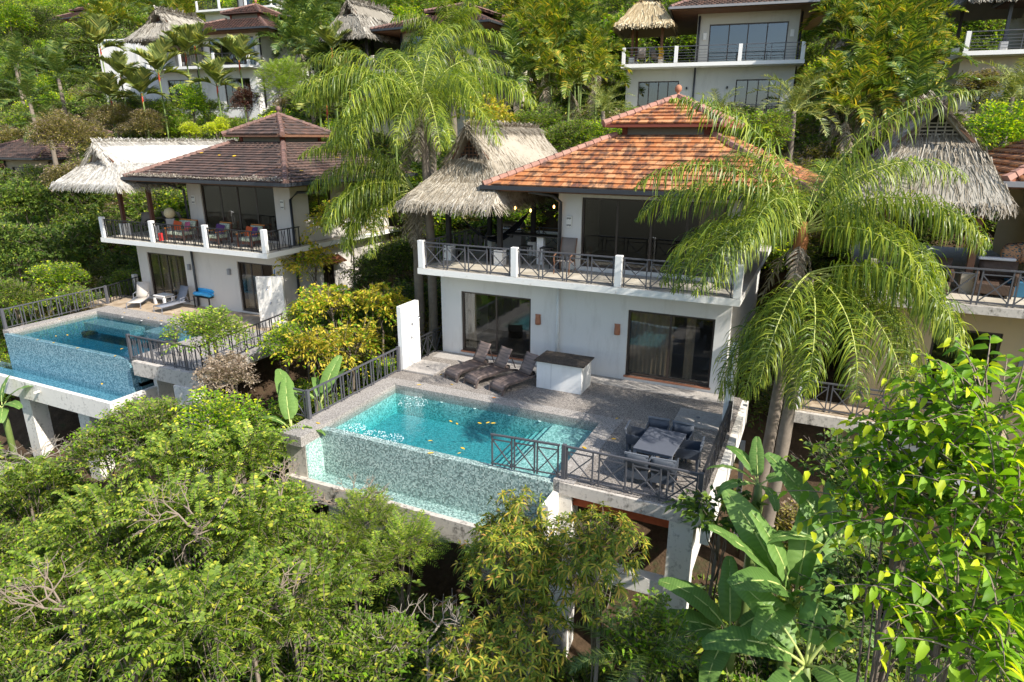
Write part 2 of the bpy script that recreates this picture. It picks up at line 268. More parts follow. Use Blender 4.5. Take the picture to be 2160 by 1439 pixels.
# ================================================================ terrain
GY = [-400, -60, -30, -14, -9, -7, -2, 3, 10, 24, 34, 50, 90, 160, 500]
GZ = [-90, -24, -15, -8.6, -6.4, -5.0, -2.4, .2, 3.6, 8.4, 11.5, 17.5, 35, 66, 190]
PADS = []   # (ox, oy, oz, rot, x0, x1, y0, y1)
def ground(x, y):
    x = np.asarray(x, float); y = np.asarray(y, float)
    z = np.interp(y, GY, GZ) + .35*np.sin(x*.31+1)*np.cos(y*.27) + .2*np.sin(x*.9+y*.6)
    z = z + np.clip((-x-15)/40, 0, 1)*2.0*np.clip((y-10)/20, 0, 1)
    for ox, oy, oz, rot, x0, x1, y0, y1 in PADS:
        c, s = math.cos(rot), math.sin(rot); lx = c*(x-ox)+s*(y-oy); ly = -s*(x-ox)+c*(y-oy)
        d = np.maximum(np.maximum(x0-lx, lx-x1), np.maximum(y0-ly, ly-y1)); k = np.clip(1-d/1.6, 0, 1)
        z = np.where(k > 0, np.minimum(z, (oz-.45)*k + np.maximum(z, oz-.45)*(1-k)), z)
    return z
def gz(x, y): return float(ground(x, y))

# ================================================================ railings
def railing(label, A, B, h=.88, n=4, style='x', group=None, name='balcony_railing', mat='railing_metal', endpost=False, gap=.16):
    A, B = Vector(A), Vector(B); d = B-A; L = d.length; r = thing(name, label, 'railing', A, math.atan2(d.y, d.x), group); sl = d.z/L if L else 0
    P = lambda x, z: (x, 0, z+sl*x)
    ubar('top_rail', P(0, h), P(L, h), .06, .04, mat, r)
    if style == 'h':
        for k in range(5): ubar('rail_bar', P(0, .1+k*(h-.16)/5), P(L, .1+k*(h-.16)/5), .022, .022, mat, r)
        for k in range(n+1): ubar('upright', P(L*k/n, 0), P(L*k/n, h-.018), .03, .04, mat, r)
    else:
        ubar('bottom_rail', P(0, .075), P(L, .075), .03, .03, mat, r); pw = L/n
        for k in range(n):
            a = k*pw+gap*.5*pw; b = (k+1)*pw-gap*.5*pw
            for x in (a, b): ubar('upright', P(x, 0), P(x, h-.018), .034, .034, mat, r)
            if style == 'x':
                ubar('panel_rail', P(a+.013, h-.13), P(b-.013, h-.13), .028, .028, mat, r)
                ubar('cross_bar', P(a+.014, .1), P(b-.014, h-.15), .028, .028, mat, r); ubar('cross_bar', P(a+.014, h-.15), P(b-.014, .1), .026, .026, mat, r)
            else:   # dense: narrow crosses between close bars
                for x in np.linspace(a, b, 4)[1:-1]: ubar('upright', P(x, .09), P(x, h-.018), .016, .016, mat, r)
                q = (b-a)/3; ubar('cross_bar', P(a+q+.01, .1), P(b-q-.01, h-.06), .014, .014, mat, r); ubar('cross_bar', P(a+q+.01, h-.06), P(b-q-.01, .1), .014, .014, mat, r)
    if endpost:
        for x in ((0, L) if endpost == 2 else (0,) if endpost == 1 else (L,)): ubar('post', P(x, 0), P(x, h+.04), .10, .10, mat, r)
    return r

# ================================================================ thatch
def strips_on(quad, n, L, W, rng, lift=(.008, .045), jit=.15, hang=0.):
    # quad: top-left, top-right, bottom-right, bottom-left
    q = np.array([list(p) for p in quad], float); s = rng.random(n); t = np.sqrt(rng.random(n)*(1-.02)+.02) if np.linalg.norm(q[0]-q[1]) < .5*np.linalg.norm(q[2]-q[3]) else rng.random(n)
    top = q[0]+(q[1]-q[0])*s[:, None]; bot = q[3]+(q[2]-q[3])*s[:, None]; down = bot-top; ln = np.linalg.norm(down, axis=1, keepdims=True); dn = down/np.maximum(ln, 1e-6)
    nm = np.cross(q[1]-q[0]+(q[2]-q[3]), q[0]-q[3]); nm = nm/np.linalg.norm(nm); 
    if nm[2] < 0: nm = -nm
    side = np.cross(nm, dn); side /= np.linalg.norm(side, axis=1, keepdims=True)
    dd = dn+side*rng.normal(0, jit, (n, 1))+nm*rng.normal(.02, .05, (n, 1)); dd /= np.linalg.norm(dd, axis=1, keepdims=True)
    l = (L*(.6+.8*rng.random(n)))[:, None]; p0 = top+down*t[:, None]-dd*l*.7+nm*rng.uniform(*lift, (n, 1))*.6; p1 = p0+dd*l+nm*rng.uniform(*lift, (n, 1))
    if hang: p1[:, 2] -= hang*rng.random(n)
    w = (W*(.6+.8*rng.random(n)))[:, None]*.5; sd = side+nm*rng.normal(0, .5, (n, 1))
    V = np.stack([p0-sd*w, p0+sd*w, p1+sd*w*.35, p1-sd*w*.35], 1).reshape(-1, 3); F = np.arange(n*4).reshape(n, 4); return V, F
class Geo:
    def __init__(s): s.V = []; s.F = []; s.n = 0; s.mi = []
    def add(s, V, F, mi=0):
        V = np.asarray(V, float).reshape(-1, 3); s.V.append(V)
        for f in (F if isinstance(F, list) else [F]):
            s.F.append(np.asarray(f)+s.n); s.mi.append(mi)
        s.n += len(V)
    def mesh(s, name, mats, smooth=False):
        me = bpy.data.meshes.new(name); V = np.concatenate(s.V).astype(np.float32); me.vertices.add(len(V)); me.vertices.foreach_set('co', V.ravel())
        loops = np.concatenate([f.ravel() for f in s.F]).astype(np.int32); tot = np.concatenate([np.full(len(f), f.shape[1]) for f in s.F]).astype(np.int32)
        mi = np.concatenate([np.full(len(f), k) for f, k in zip(s.F, s.mi)]).astype(np.int32)
        me.loops.add(len(loops)); me.loops.foreach_set('vertex_index', loops); me.polygons.add(len(tot)); me.polygons.foreach_set('loop_start', np.concatenate([[0], np.cumsum(tot)[:-1]]).astype(np.int32))
        me.polygons.foreach_set('material_index', mi)
        if smooth: me.polygons.foreach_set('use_smooth', np.ones(len(tot), bool))
        for q in mats: me.materials.append(MATS[q])
        me.update(calc_edges=True); me.validate(); return me
    def obj(s, name, mats, parent=None, smooth=False): o = link(name, s.mesh(name, mats, smooth), parent); return o

def thatch(parent, xc, ya, yb, zr, gw, zg, mid, eave, mat, seed, dens=1., strawL=.5, strawW=.05, lattice='brown_wood'):
    # mid = (xl, xr, yf, yb, z), eave = same; ridge runs along y
    rng = np.random.default_rng(seed); mxl, mxr, myf, myb, mz = mid; exl, exr, eyf, eyb, ez = eave
    rA, rB = (xc, ya, zr), (xc, yb, zr); yg = ya+.25; GL, GR = (xc-gw, yg, zg), (xc+gw, yg, zg); bR = (xc+gw*.6, yb+.3, zg)
    m = dict(fl=(mxl, myf, mz), fr=(mxr, myf, mz), br=(mxr, myb, mz), bl=(mxl, myb, mz)); e = dict(fl=(exl, eyf, ez), fr=(exr, eyf, ez), br=(exr, eyb, ez), bl=(exl, eyb, ez))
    quads = [[rA, rB, m['br'], GR], [GR, m['br'], m['br'], m['fr']], [rB, rA, GL, m['bl']], [m['bl'], GL, m['fl'], m['bl']], [GL, GR, m['fr'], m['fl']], [rB, rB, m['bl'], m['br']],
             [m['fl'], m['fr'], e['fr'], e['fl']], [m['fr'], m['br'], e['br'], e['fr']], [m['br'], m['bl'], e['bl'], e['br']], [m['bl'], m['fl'], e['fl'], e['bl']]]
    b = MB()
    for q in quads:
        pts = []
        for p in q:
            if p not in pts: pts.append(p)
        b.poly([(x, y, z-.04) for x, y, z in pts])
    root = b.obj('thatch_roof', mat, parent, solid=.12)
    g = Geo()
    for i, q in enumerate(quads):
        a = np.array(q, float); area = .5*np.linalg.norm(np.cross(a[2]-a[0], a[3]-a[1])); n = int(area*240*dens*(.05/strawW))
        if n > 4: V, F = strips_on(q, n, strawL, strawW, rng, hang=.03); g.add(V, F)
    for (p, q) in ((e['fl'], e['fr']), (e['fr'], e['br']), (e['bl'], e['fl'])):      # fringe at the eave
        p, q = np.array(p), np.array(q); n = int(np.linalg.norm(q-p)*90*dens); t = rng.random(n)[:, None]; o = p+(q-p)*t; out = np.cross(q-p, [0, 0, 1]); out = out/np.linalg.norm(out)
        c = np.array([(exl+exr)/2, (eyf+eyb)/2, ez]); out = out*np.sign((out*(p-c)).sum()); sd = (q-p)/np.linalg.norm(q-p); w = strawW*.55*(.5+rng.random((n, 1)))
        top = o+np.array([0, 0, .05])+rng.normal(0, .03, (n, 3)); bo = top+out*rng.uniform(.05, .3, (n, 1))-np.array([0, 0, 1])*rng.uniform(.12, .38, (n, 1))+sd*rng.normal(0, .07, (n, 1))
        g.add(np.stack([top-sd*w, top+sd*w, bo+sd*w*.4, bo-sd*w*.4], 1), np.arange(n*4).reshape(n, 4))
    for sx in (-1, 1):                                               # bundle along the barge of the gable and the ridge roll
        n = int(150*dens); t = rng.random((n, 1)); p = np.array(rA)+(np.array([xc+sx*gw*1.12, yg-.3, zg-.05])-np.array(rA))*t+rng.normal(0, .04, (n, 3)); d = np.array([sx*.5, -.35, -.75])+rng.normal(0, .2, (n, 3)); w = strawW*.6
        g.add(np.stack([p-[0, w, 0], p+[0, w, 0], p+d*.35+[0, w*.3, 0], p+d*.35-[0, w*.3, 0]], 1), np.arange(n*4).reshape(n, 4))
        n = int((yb-ya)*80*dens); t = rng.random((n, 1)); p = np.array(rA)+(np.array(rB)-np.array(rA))*t+np.array([0, 0, .07])+rng.normal(0, .02, (n, 3)); d = np.array([sx*.75, .1, -.5])+rng.normal(0, .15, (n, 3))
        g.add(np.stack([p-[0, w, 0], p+[0, w, 0], p+d*.4+[0, w*.4, 0], p+d*.4-[0, w*.4, 0]], 1), np.arange(n*4).reshape(n, 4))
    tag(g.obj('straw', [mat], root), kind='stuff')
    # gable: dark recess board and lattice laths
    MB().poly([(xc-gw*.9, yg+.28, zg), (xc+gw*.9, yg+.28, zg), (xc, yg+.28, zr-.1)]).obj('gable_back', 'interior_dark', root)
    k = 6
    for i in range(k):
        z = zg+.04+(zr-zg-.35)*i/k; hw = gw*.85*(1-(z-zg)/(zr-zg)); ubar('lath', (xc-hw, yg+.22, z), (xc+hw, yg+.22, z), .02, .035, lattice, root)
    for i in range(-3, 4):
        x = i*gw*.22; top = zr-.15-(zr-zg)*abs(x)/gw
        if top > zg+.1: ubar('lath', (xc+x, yg+.19, zg), (xc+x, yg+.19, top), .03, .02, lattice, root)
    for sx in (-1, 1): ubar('barge_pole', (xc+sx*gw, yg-.02, zg+.02), (xc, ya+.1, zr-.08), .07, .07, 'brown_wood', root)
    return root

# ================================================================ houses
TILE = {}
def tile_mesh(mat, tw, tl):
    k = (mat, tw, tl)
    if k not in TILE:
        b = MB(); h0, h1, t = .062, .006, .05; x = tw/2-.005
        b.v = [(-x, 0, h0-t), (x, 0, h0-t), (x, tl, h1-t), (-x, tl, h1-t), (-x, 0, h0), (x, 0, h0), (x, tl, h1), (-x, tl, h1)]
        b.f = [(3, 2, 1, 0), (4, 5, 6, 7), (0, 1, 5, 4), (1, 2, 6, 5), (2, 3, 7, 6), (3, 0, 4, 7)]; TILE[k] = b.mesh('tile', mat)
    return TILE[k]
def tile_slope(A, B, C, D, tw, ex, rng):
    # A,B eave left/right, C,D top right/left; returns matrices of tiles
    A, B, C, D = map(Vector, (A, B, C, D)); al = (B-A).normalized(); nm = al.cross(D-A).normalized()
    if nm.z < 0: nm = -nm
    up = nm.cross(al); L = (D-A).dot(up); rows = max(1, int(round(L/ex))); out = []
    for i in range(rows):
        t = (i+.5)/rows; a = A.lerp(D, t); b = B.lerp(C, t); a0 = A+(a-A); x0 = (a-A).dot(al); x1 = (b-A).dot(al); o = A+up*(L*i/rows); off = (i % 2)*.5
        k0 = int(math.ceil(x0/tw-off)); k1 = int(math.floor(x1/tw-off))
        for k in range(k0, k1):
            c = o+al*((k+off+.5)*tw)+nm*(.012+rng.uniform(-.004, .006)); ang = rng.normal(0, .012); M = Matrix((al*math.cos(ang)+up*math.sin(ang), up*math.cos(ang)-al*math.sin(ang), nm)).transposed().to_4x4(); M.translation = c; out.append(M)
    return out
def join_tiles(name, mats4, me, mat, parent):
    v = np.empty(len(me.vertices)*3, np.float32); me.vertices.foreach_get('co', v); v = v.reshape(-1, 3); f = np.array([p.vertices[:] for p in me.polygons]); g = Geo()
    for M in mats4: m = np.array(M); g.add(v @ m[:3, :3].T+m[:3, 3], f)
    return tag(g.obj(name, [mat], parent), kind='stuff')
def hip_roof(parent, er, ze, cr, zc, tile, mort, parts, seed, cup_z=.4, ch=.92, tw=.3, ex=.3, co=.35, fascia='gutter_metal', order='fr', finial='terracotta', cupola=True):
    rng = np.random.default_rng(seed); x0, x1, y0, y1 = er; c0, c1, d0, d1 = cr
    E = [(x0, y0, ze), (x1, y0, ze), (x1, y1, ze), (x0, y1, ze)]; T = [(c0, d0, zc), (c1, d0, zc), (c1, d1, zc), (c0, d1, zc)]
    b = MB()
    for i in range(4): j = (i+1) % 4; b.poly([E[i], E[j], T[j], T[i]])
    b.poly([T[0], T[1], T[2], T[3]]); b.poly([(x, y, z-.12) for x, y, z in E[::-1]])
    for i in range(4): j = (i+1) % 4; b.poly([(*E[i][:2], ze-.12), (*E[j][:2], ze-.12), E[j], E[i]])
    roof = b.obj('roof', tile, parent); me = tile_mesh(tile, tw, ex*1.18); single = []; rest = []
    sl = [tile_slope(E[i], E[(i+1) % 4], T[(i+1) % 4], T[i], tw, ex, rng) for i in range(4)]
    first = sl[0]+sl[1]
    if parts: single = first[:parts]; rest = first[parts:]
    else: rest = first
    for M in single: link('tile', me, roof, M)
    join_tiles('tile_field', rest+sl[2]+sl[3], me, tile, roof)
    cap = MB().lathe([(.14, 0), (.11, .36)], n=6).mesh('ridge_tile', mort)
    def caps(p, q, parent):
        p, q = Vector(p), Vector(q); d = q-p; n = max(2, int(d.length/.3)); M0 = d.to_track_quat('Z', 'Y').to_matrix().to_4x4()
        for i in range(n):
            M = M0.copy(); M.translation = p+d*(i/n)+Vector((0, 0, .03)); link('ridge_tile', cap, parent, M)
    for i in (0, 1) if parts else (0, 1, 2): caps(E[i], T[i], roof)
    if cupola:
        zt = zc+cup_z; box('cupola_wall', 'interior', roof, c0+.25, d0+.25, zc-.3, c1-.25, d1-.25, zt+.08)
        for px, py in ((c0+.28, d0+.28), (c1-.28, d0+.28), (c1-.28, d1-.28)): box('cupola_post', 'red_fascia', roof, px-.09, py-.09, zc-.15, px+.09, py+.09, zt+.02)
        q0, q1, r0, r1 = c0-co, c1+co, d0-co, d1+co; Q = [(q0, r0, zt), (q1, r0, zt), (q1, r1, zt), (q0, r1, zt)]; ap = ((c0+c1)/2, (d0+d1)/2, zt+ch)
        b = MB()
        for i in range(4): b.poly([Q[i], Q[(i+1) % 4], ap]); b.poly([(*Q[i][:2], zt-.1), (*Q[(i+1) % 4][:2], zt-.1), Q[(i+1) % 4], Q[i]])
        b.poly([(x, y, z-.1) for x, y, z in Q[::-1]]); cu = b.obj('cupola_roof', tile if not parts else ('red_fascia' if 'orange' in tile else 'brown_wood'), parent)
        ms = [tile_slope(Q[i], Q[(i+1) % 4], ap, ap, tw, ex, rng) for i in range(4)]
        if parts:
            for M in ms[0]+ms[1]: link('tile', me, cu, M)
            join_tiles('tile_field', ms[2]+ms[3], me, tile, cu)
        else: join_tiles('tile_field', sum(ms, []), me, tile, cu)
        for i in (0, 1, 2): caps(Q[i], ap, cu)
        MB().lathe([(.16, 0), (.13, .06), (.06, .1), (.055, .16), (.11, .2), (.13, .28), (.11, .36), (.05, .41), (.01, .42)], (ap[0], ap[1], ap[2]+.02), 12).obj('finial', finial, cu, smooth=True)
    # gutter along front and right eave
    for nm, p, q in (('gutter', (x0-.05, y0-.07, ze-.05), (x1+.1, y0-.07, ze-.05)), ('gutter', (x1+.07, y0-.0, ze-.05), (x1+.07, y1, ze-.05)), ('gutter', (x0-.07, y0, ze-.05), (x0-.07, y1, ze-.05))): ubar(nm, p, q, .13, .13, fascia, parent)
    box('soffit', 'brown_wood', parent, x0+.1, y0+.1, ze-.17, x1-.1, y1-.1, ze-.125)
    return roof
def wall_open(mb, x0, x1, y0, y1, z0, z1, ops):
    x = x0
    for a, b, c, d in sorted(ops):
        if a > x: mb.box(x, y0, z0, a, y1, z1)
        mb.box(a, y0, d, b, y1, z1)
        if c > z0: mb.box(a, y0, z0, b, y1, c)
        x = b
    if x < x1: mb.box(x, y0, z0, x1, y1, z1)
    return mb
def sliding(parent, a, b, c, d, y, n, glass, name='sliding_door', curtain=None, fw=.07, fm='dark_frame', depth=.1):
    f = MB().box(a, y, c, a+fw, y+depth, d).box(b-fw, y, c, b, y+depth, d).box(a+fw, y, d-fw, b-fw, y+depth, d).box(a+fw, y, c, b-fw, y+depth, c+fw); pw = (b-a-2*fw)/n
    for k in range(1, n): x = a+fw+k*pw; f.box(x-.035, y+.02+.02*(k % 2), c+fw, x+.035, y+.07+.02*(k % 2), d-fw)
    dr = f.obj(name, fm, parent)
    for k in range(n): x = a+fw+k*pw; box('pane', glass, dr, x+.004, y+.045, c+fw, x+pw-.004, y+.055, d-fw)
    for (ca, cb) in curtain or []:
        m = max(6, int((cb-ca)*22)); g = [[(ca+(cb-ca)*i/m, y+.35+.045*math.sin(i*1.9)+.02*math.sin(i*.7), z) for i in range(m+1)] for z in (c+.03, d-.05)]
        MB().sheet(g).obj('curtain', 'curtain_cloth', dr, smooth=True)
    return dr
def house(label, off, rot, c, cat='house'):
    r = thing('hillside_house', label, cat, off, rot); g = lambda k, d=None: c.get(k, d); W = c['wall']; H = g('H', 3.18); zs = g('zs', 3.4); gl = g('glass', 'far_glass'); th = .2
    lx0, lx1, ly, lyb = c['lower']; ux0, ux1, uy = c['upper']; ub = lyb
    PADS.append((*off, rot, lx0-.4, lx1+.6, ly-.2, lyb+.5))
    wall_open(MB(), lx0, lx1, ly, ly+th, -3.5, H, [q[:4] for q in c['ldoors']]).obj('wall', W, r)
    if g('swin'):
        ops = [(p, q, z0, z1) for p, q, z0, z1 in c['swin']]
        m = wall_open(MB(), ly+th, lyb, -.2, 0, -3.5, H, [o for o in ops if o[3] < H]); m.v = [(lx1+y, x, z) for x, y, z in m.v]; m.obj('wall', W, r)
        m = wall_open(MB(), uy+th, ub, -.2, 0, zs, g('ze')-.17, [o for o in ops if o[2] > zs]); m.v = [(ux1+y, x, z) for x, y, z in m.v]; m.obj('wall', W, r)
        for p, q, z0, z1 in ops:
            f = MB().box(lx1-.12, p, z0, lx1-.03, p+.06, z1).box(lx1-.12, q-.06, z0, lx1-.03, q, z1).box(lx1-.12, p+.06, z1-.06, lx1-.03, q-.06, z1).box(lx1-.12, p+.06, z0, lx1-.03, q-.06, z0+.06).box(lx1-.1, (p+q)/2-.03, z0+.06, lx1-.05, (p+q)/2+.03, z1-.06).obj('window', 'dark_frame', r)
            box('pane', gl, f, lx1-.08, p+.06, z0+.06, lx1-.07, (p+q)/2-.03, z1-.06); box('pane', gl, f, lx1-.08, (p+q)/2+.03, z0+.06, lx1-.07, q-.06, z1-.06)
    else:
        box('wall', W, r, lx1-th, ly+th, -3.5, lx1, lyb, H); box('wall', W, r, ux1-th, uy+th, zs, ux1, ub, g('ze')-.17)
    box('wall', W, r, lx0, ly+th, -3.5, lx0+th, lyb, H); box('wall', W, r, lx0+th, lyb-th, -3.5, lx1-th, lyb, H)
    box('floor', 'interior', r, lx0+th, ly+th, -.2, lx1-th, lyb-th, .03); box('partition', 'interior', r, lx0+th, ly+3.4, .03, lx1-th, ly+3.5, H)
    for k, (a, b, z0, z1, n, cur) in enumerate(c['ldoors']):
        sliding(r, a, b, z0, z1, ly+.06, n, gl, curtain=cur); box('door_sill', g('sill', W), r, a-.04, ly-.05, z0-.06, b+.04, ly+.055, z0)
    s0, s1, sy = c['slab']; sb = MB().box(s0, sy, H, s1, lyb+.1, zs-.012)
    sb.obj('balcony_slab', g('slabmat', 'white_edge'), r)
    fl = thing; fx = s0+.2; tiles = g('tiles', 0)
    if tiles:
        me = MB().box(.004, .004, 0, tiles-.004, tiles-.004, .012).mesh('floor_tile', 'floor_tile'); x = s0+.1
        base = box('balcony_floor', 'smooth_concrete', r, s0+.02, sy+.02, zs-.012, s1-.02, lyb, zs-.006)
        while x < s1-.3:
            y = sy+.08
            while y < (uy+.0 if x+tiles > ux0+.05 else sy+4.6)-tiles*.6:
                link('floor_tile', me, base, Matrix.Translation((x, y, zs-.006))); y += tiles
            x += tiles
    else: box('balcony_floor', 'floor_tile', r, s0+.02, sy+.02, zs-.012, s1-.02, lyb, zs)
    for x, y in g('posts', []): box('railing_post', g('postmat', 'white_paint'), r, x-.11, y-.09, zs, x+.11, y+.09, zs+.97, bevel=.01)
    ze = g('ze'); wall_open(MB(), ux0, ux1, uy, uy+th, zs, ze-.17, [q[:4] for q in c['udoors']]).obj('wall', W, r)
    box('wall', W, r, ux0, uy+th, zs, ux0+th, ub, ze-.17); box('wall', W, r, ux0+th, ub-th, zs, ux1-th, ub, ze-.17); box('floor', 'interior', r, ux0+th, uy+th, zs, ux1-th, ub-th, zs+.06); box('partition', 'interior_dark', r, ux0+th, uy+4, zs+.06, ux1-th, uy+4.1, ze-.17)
    for a, b, z0, z1, n, cur in c['udoors']: sliding(r, a, b, z0, z1, uy+.06, n, gl, curtain=cur)
    hip_roof(r, c['eave'], ze, c['cup'], c['zc'], c['tile'], c['mortar'], g('parts', 0), g('seed', 1), cup_z=g('cupz', .35), ch=g('ch', .95), tw=g('tw', .3), ex=g('ex', .3), finial=g('finial', 'terracotta'), fascia=g('gut', 'gutter_metal'))
    for x, y, m, zt in g('tposts', []):
        box('post_base', g('postmat', 'white_paint'), r, x-.17, y-.17, zs, x+.17, y+.17, zs+.55); box('roof_post', m, r, x-.08, y-.08, zs+.55, x+.08, y+.08, zt)
    if g('thatch'): thatch(r, **c['thatch'])
    for k in g('pipes', []): MB().tube(k[0], k[1], 10).obj('downpipe', k[2], r, smooth=True)
    return r
def hw(off, rot, p):    # house-local point -> world
    c, s = math.cos(rot), math.sin(rot); return Vector((off[0]+c*p[0]-s*p[1], off[1]+s*p[0]+c*p[1], off[2]+p[2]))

# ---- main house
MAIN = dict(wall='white_plaster', lower=(0, 10.32, 0, 9.6), slab=(-.24, 10.65, -1.15), upper=(4.24, 10.32, .91), tiles=.46, glass='door_glass', sill='terracotta',
    ldoors=[(.853, 3.64, .17, 2.43, 2, [(.9, 1.25)]), (7.12, 9.88, .17, 2.43, 2, [(7.15, 8.55), (8.95, 9.25)])], udoors=[(5.08, 9.82, 3.54, 5.88, 4, [(8.9, 9.7)])],
    posts=[(-.1, -1.05), (3.5, -1.05), (7.02, -1.05), (10.54, -1.05)], ze=6.25, eave=(2.0, 12.3, -.35, 9.9), cup=(5.45, 8.85, 3.15, 7.0), zc=7.86, cupz=.38, ch=.95, tile='orange_tile', mortar='mortar', parts=300, seed=4, tw=.31, ex=.315,
    tposts=[(2.15, .6, 'black_wood', 6.1), (-.02, .7, 'black_wood', 5.9), (2.45, 2.9, 'black_wood', 6.1), (.2, 3.6, 'black_wood', 6.0)],
    thatch=dict(xc=.95, ya=.45, yb=6.7, zr=8.12, gw=.72, zg=7.05, mid=(-.55, 2.35, .0, 7.6, 6.28), eave=(-.95, 2.7, -1.15, 8.6, 5.62), mat='pale_straw', seed=2, dens=1.3, strawL=.42, strawW=.03),
    pipes=[([(4.7, -.12, 0.05), (4.7, -.12, 3.18)], .055, 'pipe_white'), ([(4.36, .78, 3.4), (4.36, .78, 5.7), (4.2, .4, 5.95), (3.6, -.2, 6.1)], .06, 'gutter_metal')])
OM = (0, 0, 0)
hm = house('white two storey house with bright orange tiled roof above the turquoise pool', OM, 0, MAIN)
for x, m in ((3.93, 'terracotta'), (6.78, 'terracotta')):
    lampo = MB().lathe([(.10, 0), (.105, .1), (.09, .3), (.1, .36)], (x, -.02, 1.55), 12).obj('wall_lamp', m, hm, smooth=True)
b = box('wall_lamp', 'ceramic', hm, 4.55, .85, 4.85, 4.75, .907, 5.25, bevel=.015)
for k in range(4):
    for zz in (4.9, 5.13): box('slot', 'dark_slot', b, 4.58+k*.04, .84, zz+.015*(k % 2), 4.6+k*.04, .852, zz+.06)
for i in range(9):
    s = i/8; 
    if i in (2, 4, 7): MB().lathe([(.012, .05), (.03, .02), (.034, -.02), (.012, -.06)], (2.3+2.1*s, .3+.5*s, 5.65-.25*math.sin(s*3.1)), 8).obj('bulb', 'bulb_glow', hm, smooth=True)
for a, b_ in ((0, 1), (1, 2), (2, 3)):
    xa, xb = MAIN['posts'][a][0]+.11, MAIN['posts'][b_][0]-.11
    railing('grey crossed-bar railing on the white balcony, '+('left span, by the thatch', 'middle span, before the reclining chair', 'right span, behind the drooping palm frond')[a], (xa, -1.05, 3.4), (xb, -1.05, 3.4), .9, 4, 'x', 'railings of the white balcony')
railing('railing along the left side of the white house terrace under the thatch', (-.1, 4.2, 3.4), (-.1, -.96, 3.4), .9, 5, 'x')
railing('railing closing the back of the white house terrace', (.1, 4.4, 3.4), (4.2, 4.4, 3.4), .9, 4, 'x')

# ---- left house (its own measures)
OL = (-18.2, .9, 0.)
LEFT = dict(wall='cream_plaster', lower=(.1, 9.55, 0, 8.0), H=2.98, zs=3.2, slab=(-.45, 10.15, -1.35), upper=(3.15, 9.55, .9), glass='door_glass', tiles=0,
    ldoors=[(.78, 3.4, .1, 2.38, 4, [(1.2, 1.9), (2.0, 2.5)]), (6.85, 9.0, .1, 2.4, 3, [(6.9, 7.9), (8.5, 9.0)])], udoors=[(4.05, 8.62, 3.3, 5.68, 4, None)], swin=[(2.0, 3.55, 4.3, 5.72), (4.9, 6.3, 4.3, 5.72), (2.6, 3.4, .9, 2.0)],
    posts=[(-.25, -1.25), (3.2, -1.25), (6.6, -1.25), (10.0, -1.25)], ze=6.03, eave=(1.65, 11.3, -1.1, 8.2), cup=(3.75, 6.95, 3.5, 6.6), zc=7.55, cupz=.35, ch=.95, tile='brown_tile', mortar='brown_mortar', parts=300, seed=8, tw=.3, ex=.3, finial='brown_mortar',
    tposts=[(1.9, -.2, 'red_wood', 5.9), (-.2, -.2, 'red_wood', 5.6), (2.2, 2.6, 'red_wood', 5.9)],
    thatch=dict(xc=-1.1, ya=-.4, yb=8.2, zr=7.5, gw=.85, zg=6.6, mid=(-2.2, 1.0, -.9, 8.9, 6.25), eave=(-2.6, 2.0, -1.75, 9.6, 5.66), mat='white_straw', seed=3, dens=1.2, strawL=.42, strawW=.03),
    pipes=[([(4.1, -.1, 0.05), (4.1, -.1, 2.98)], .055, 'gutter_metal'), ([(3.2, .76, 3.2), (3.1, .76, 5.4), (2.6, .2, 5.7), (1.9, -.7, 5.8)], .055, 'gutter_metal'), ([(9.65, .8, -.4), (9.65, .8, 5.2), (9.9, 1.0, 5.5), (11.2, 1.2, 5.55), (11.3, 1.2, 5.9)], .06, 'gutter_metal')])
hl = house('cream two storey house with dark brown tiled roof behind the blue pool', OL, 0, LEFT)
box('string_course', 'cream_plaster', hl, 9.553, .9, 2.95, 9.62, 8.0, 3.2)
for x, z, m in ((3.75, 1.75, 'lamp_grey'), (6.35, 1.75, 'lamp_grey')): box('wall_lamp', m, hl, x-.07, -.12, z, x+.07, -.003, z+.28, bevel=.01)
for x in (3.55, 9.1):
    b = box('wall_lamp', 'ceramic', hl, x-.1, .84, 4.75, x+.1, .897, 5.15, bevel=.015)
    for k in range(4):
        for zz in (4.8, 5.03): box('slot', 'dark_slot', b, x-.075+k*.045, .83, zz+.015*(k % 2), x-.055+k*.045, .842, zz+.06)
tag(MB().box(0, 0, 0, 1, 1, 1).obj('x', 'terracotta'), kind='structure'); bpy.data.objects.remove(bpy.data.objects['x'])
cn = MB().poly([(9.56, 2.4, 2.35), (9.56, 3.7, 2.35), (10.1, 3.7, 2.1), (10.1, 2.4, 2.1)]).obj('window_hood', 'orange_tile', hl, solid=.06); MB().bar((9.56, 2.45, 1.95), (10.05, 2.45, 2.1), .05).bar((9.56, 3.65, 1.95), (10.05, 3.65, 2.1), .05).obj('hood_bracket', 'brown_wood', hl)
L = lambda x, y, z: hw(OL, 0, (x, y, z))
for a in range(3):
    railing('dark thin-barred railing on the cream house balcony, '+('span before the dining chairs', 'span before the green sofa', 'span before the two armchairs')[a], L(LEFT['posts'][a][0]+.11, -1.25, 3.2), L(LEFT['posts'][a+1][0]-.11, -1.25, 3.2), .85, 5, 'd', 'railings of the cream house balcony', mat='black_metal')
railing('short railing on the right return of the cream house balcony', L(10.0, -1.16, 3.2), L(10.0, .8, 3.2), .85, 3, 'd', mat='black_metal')

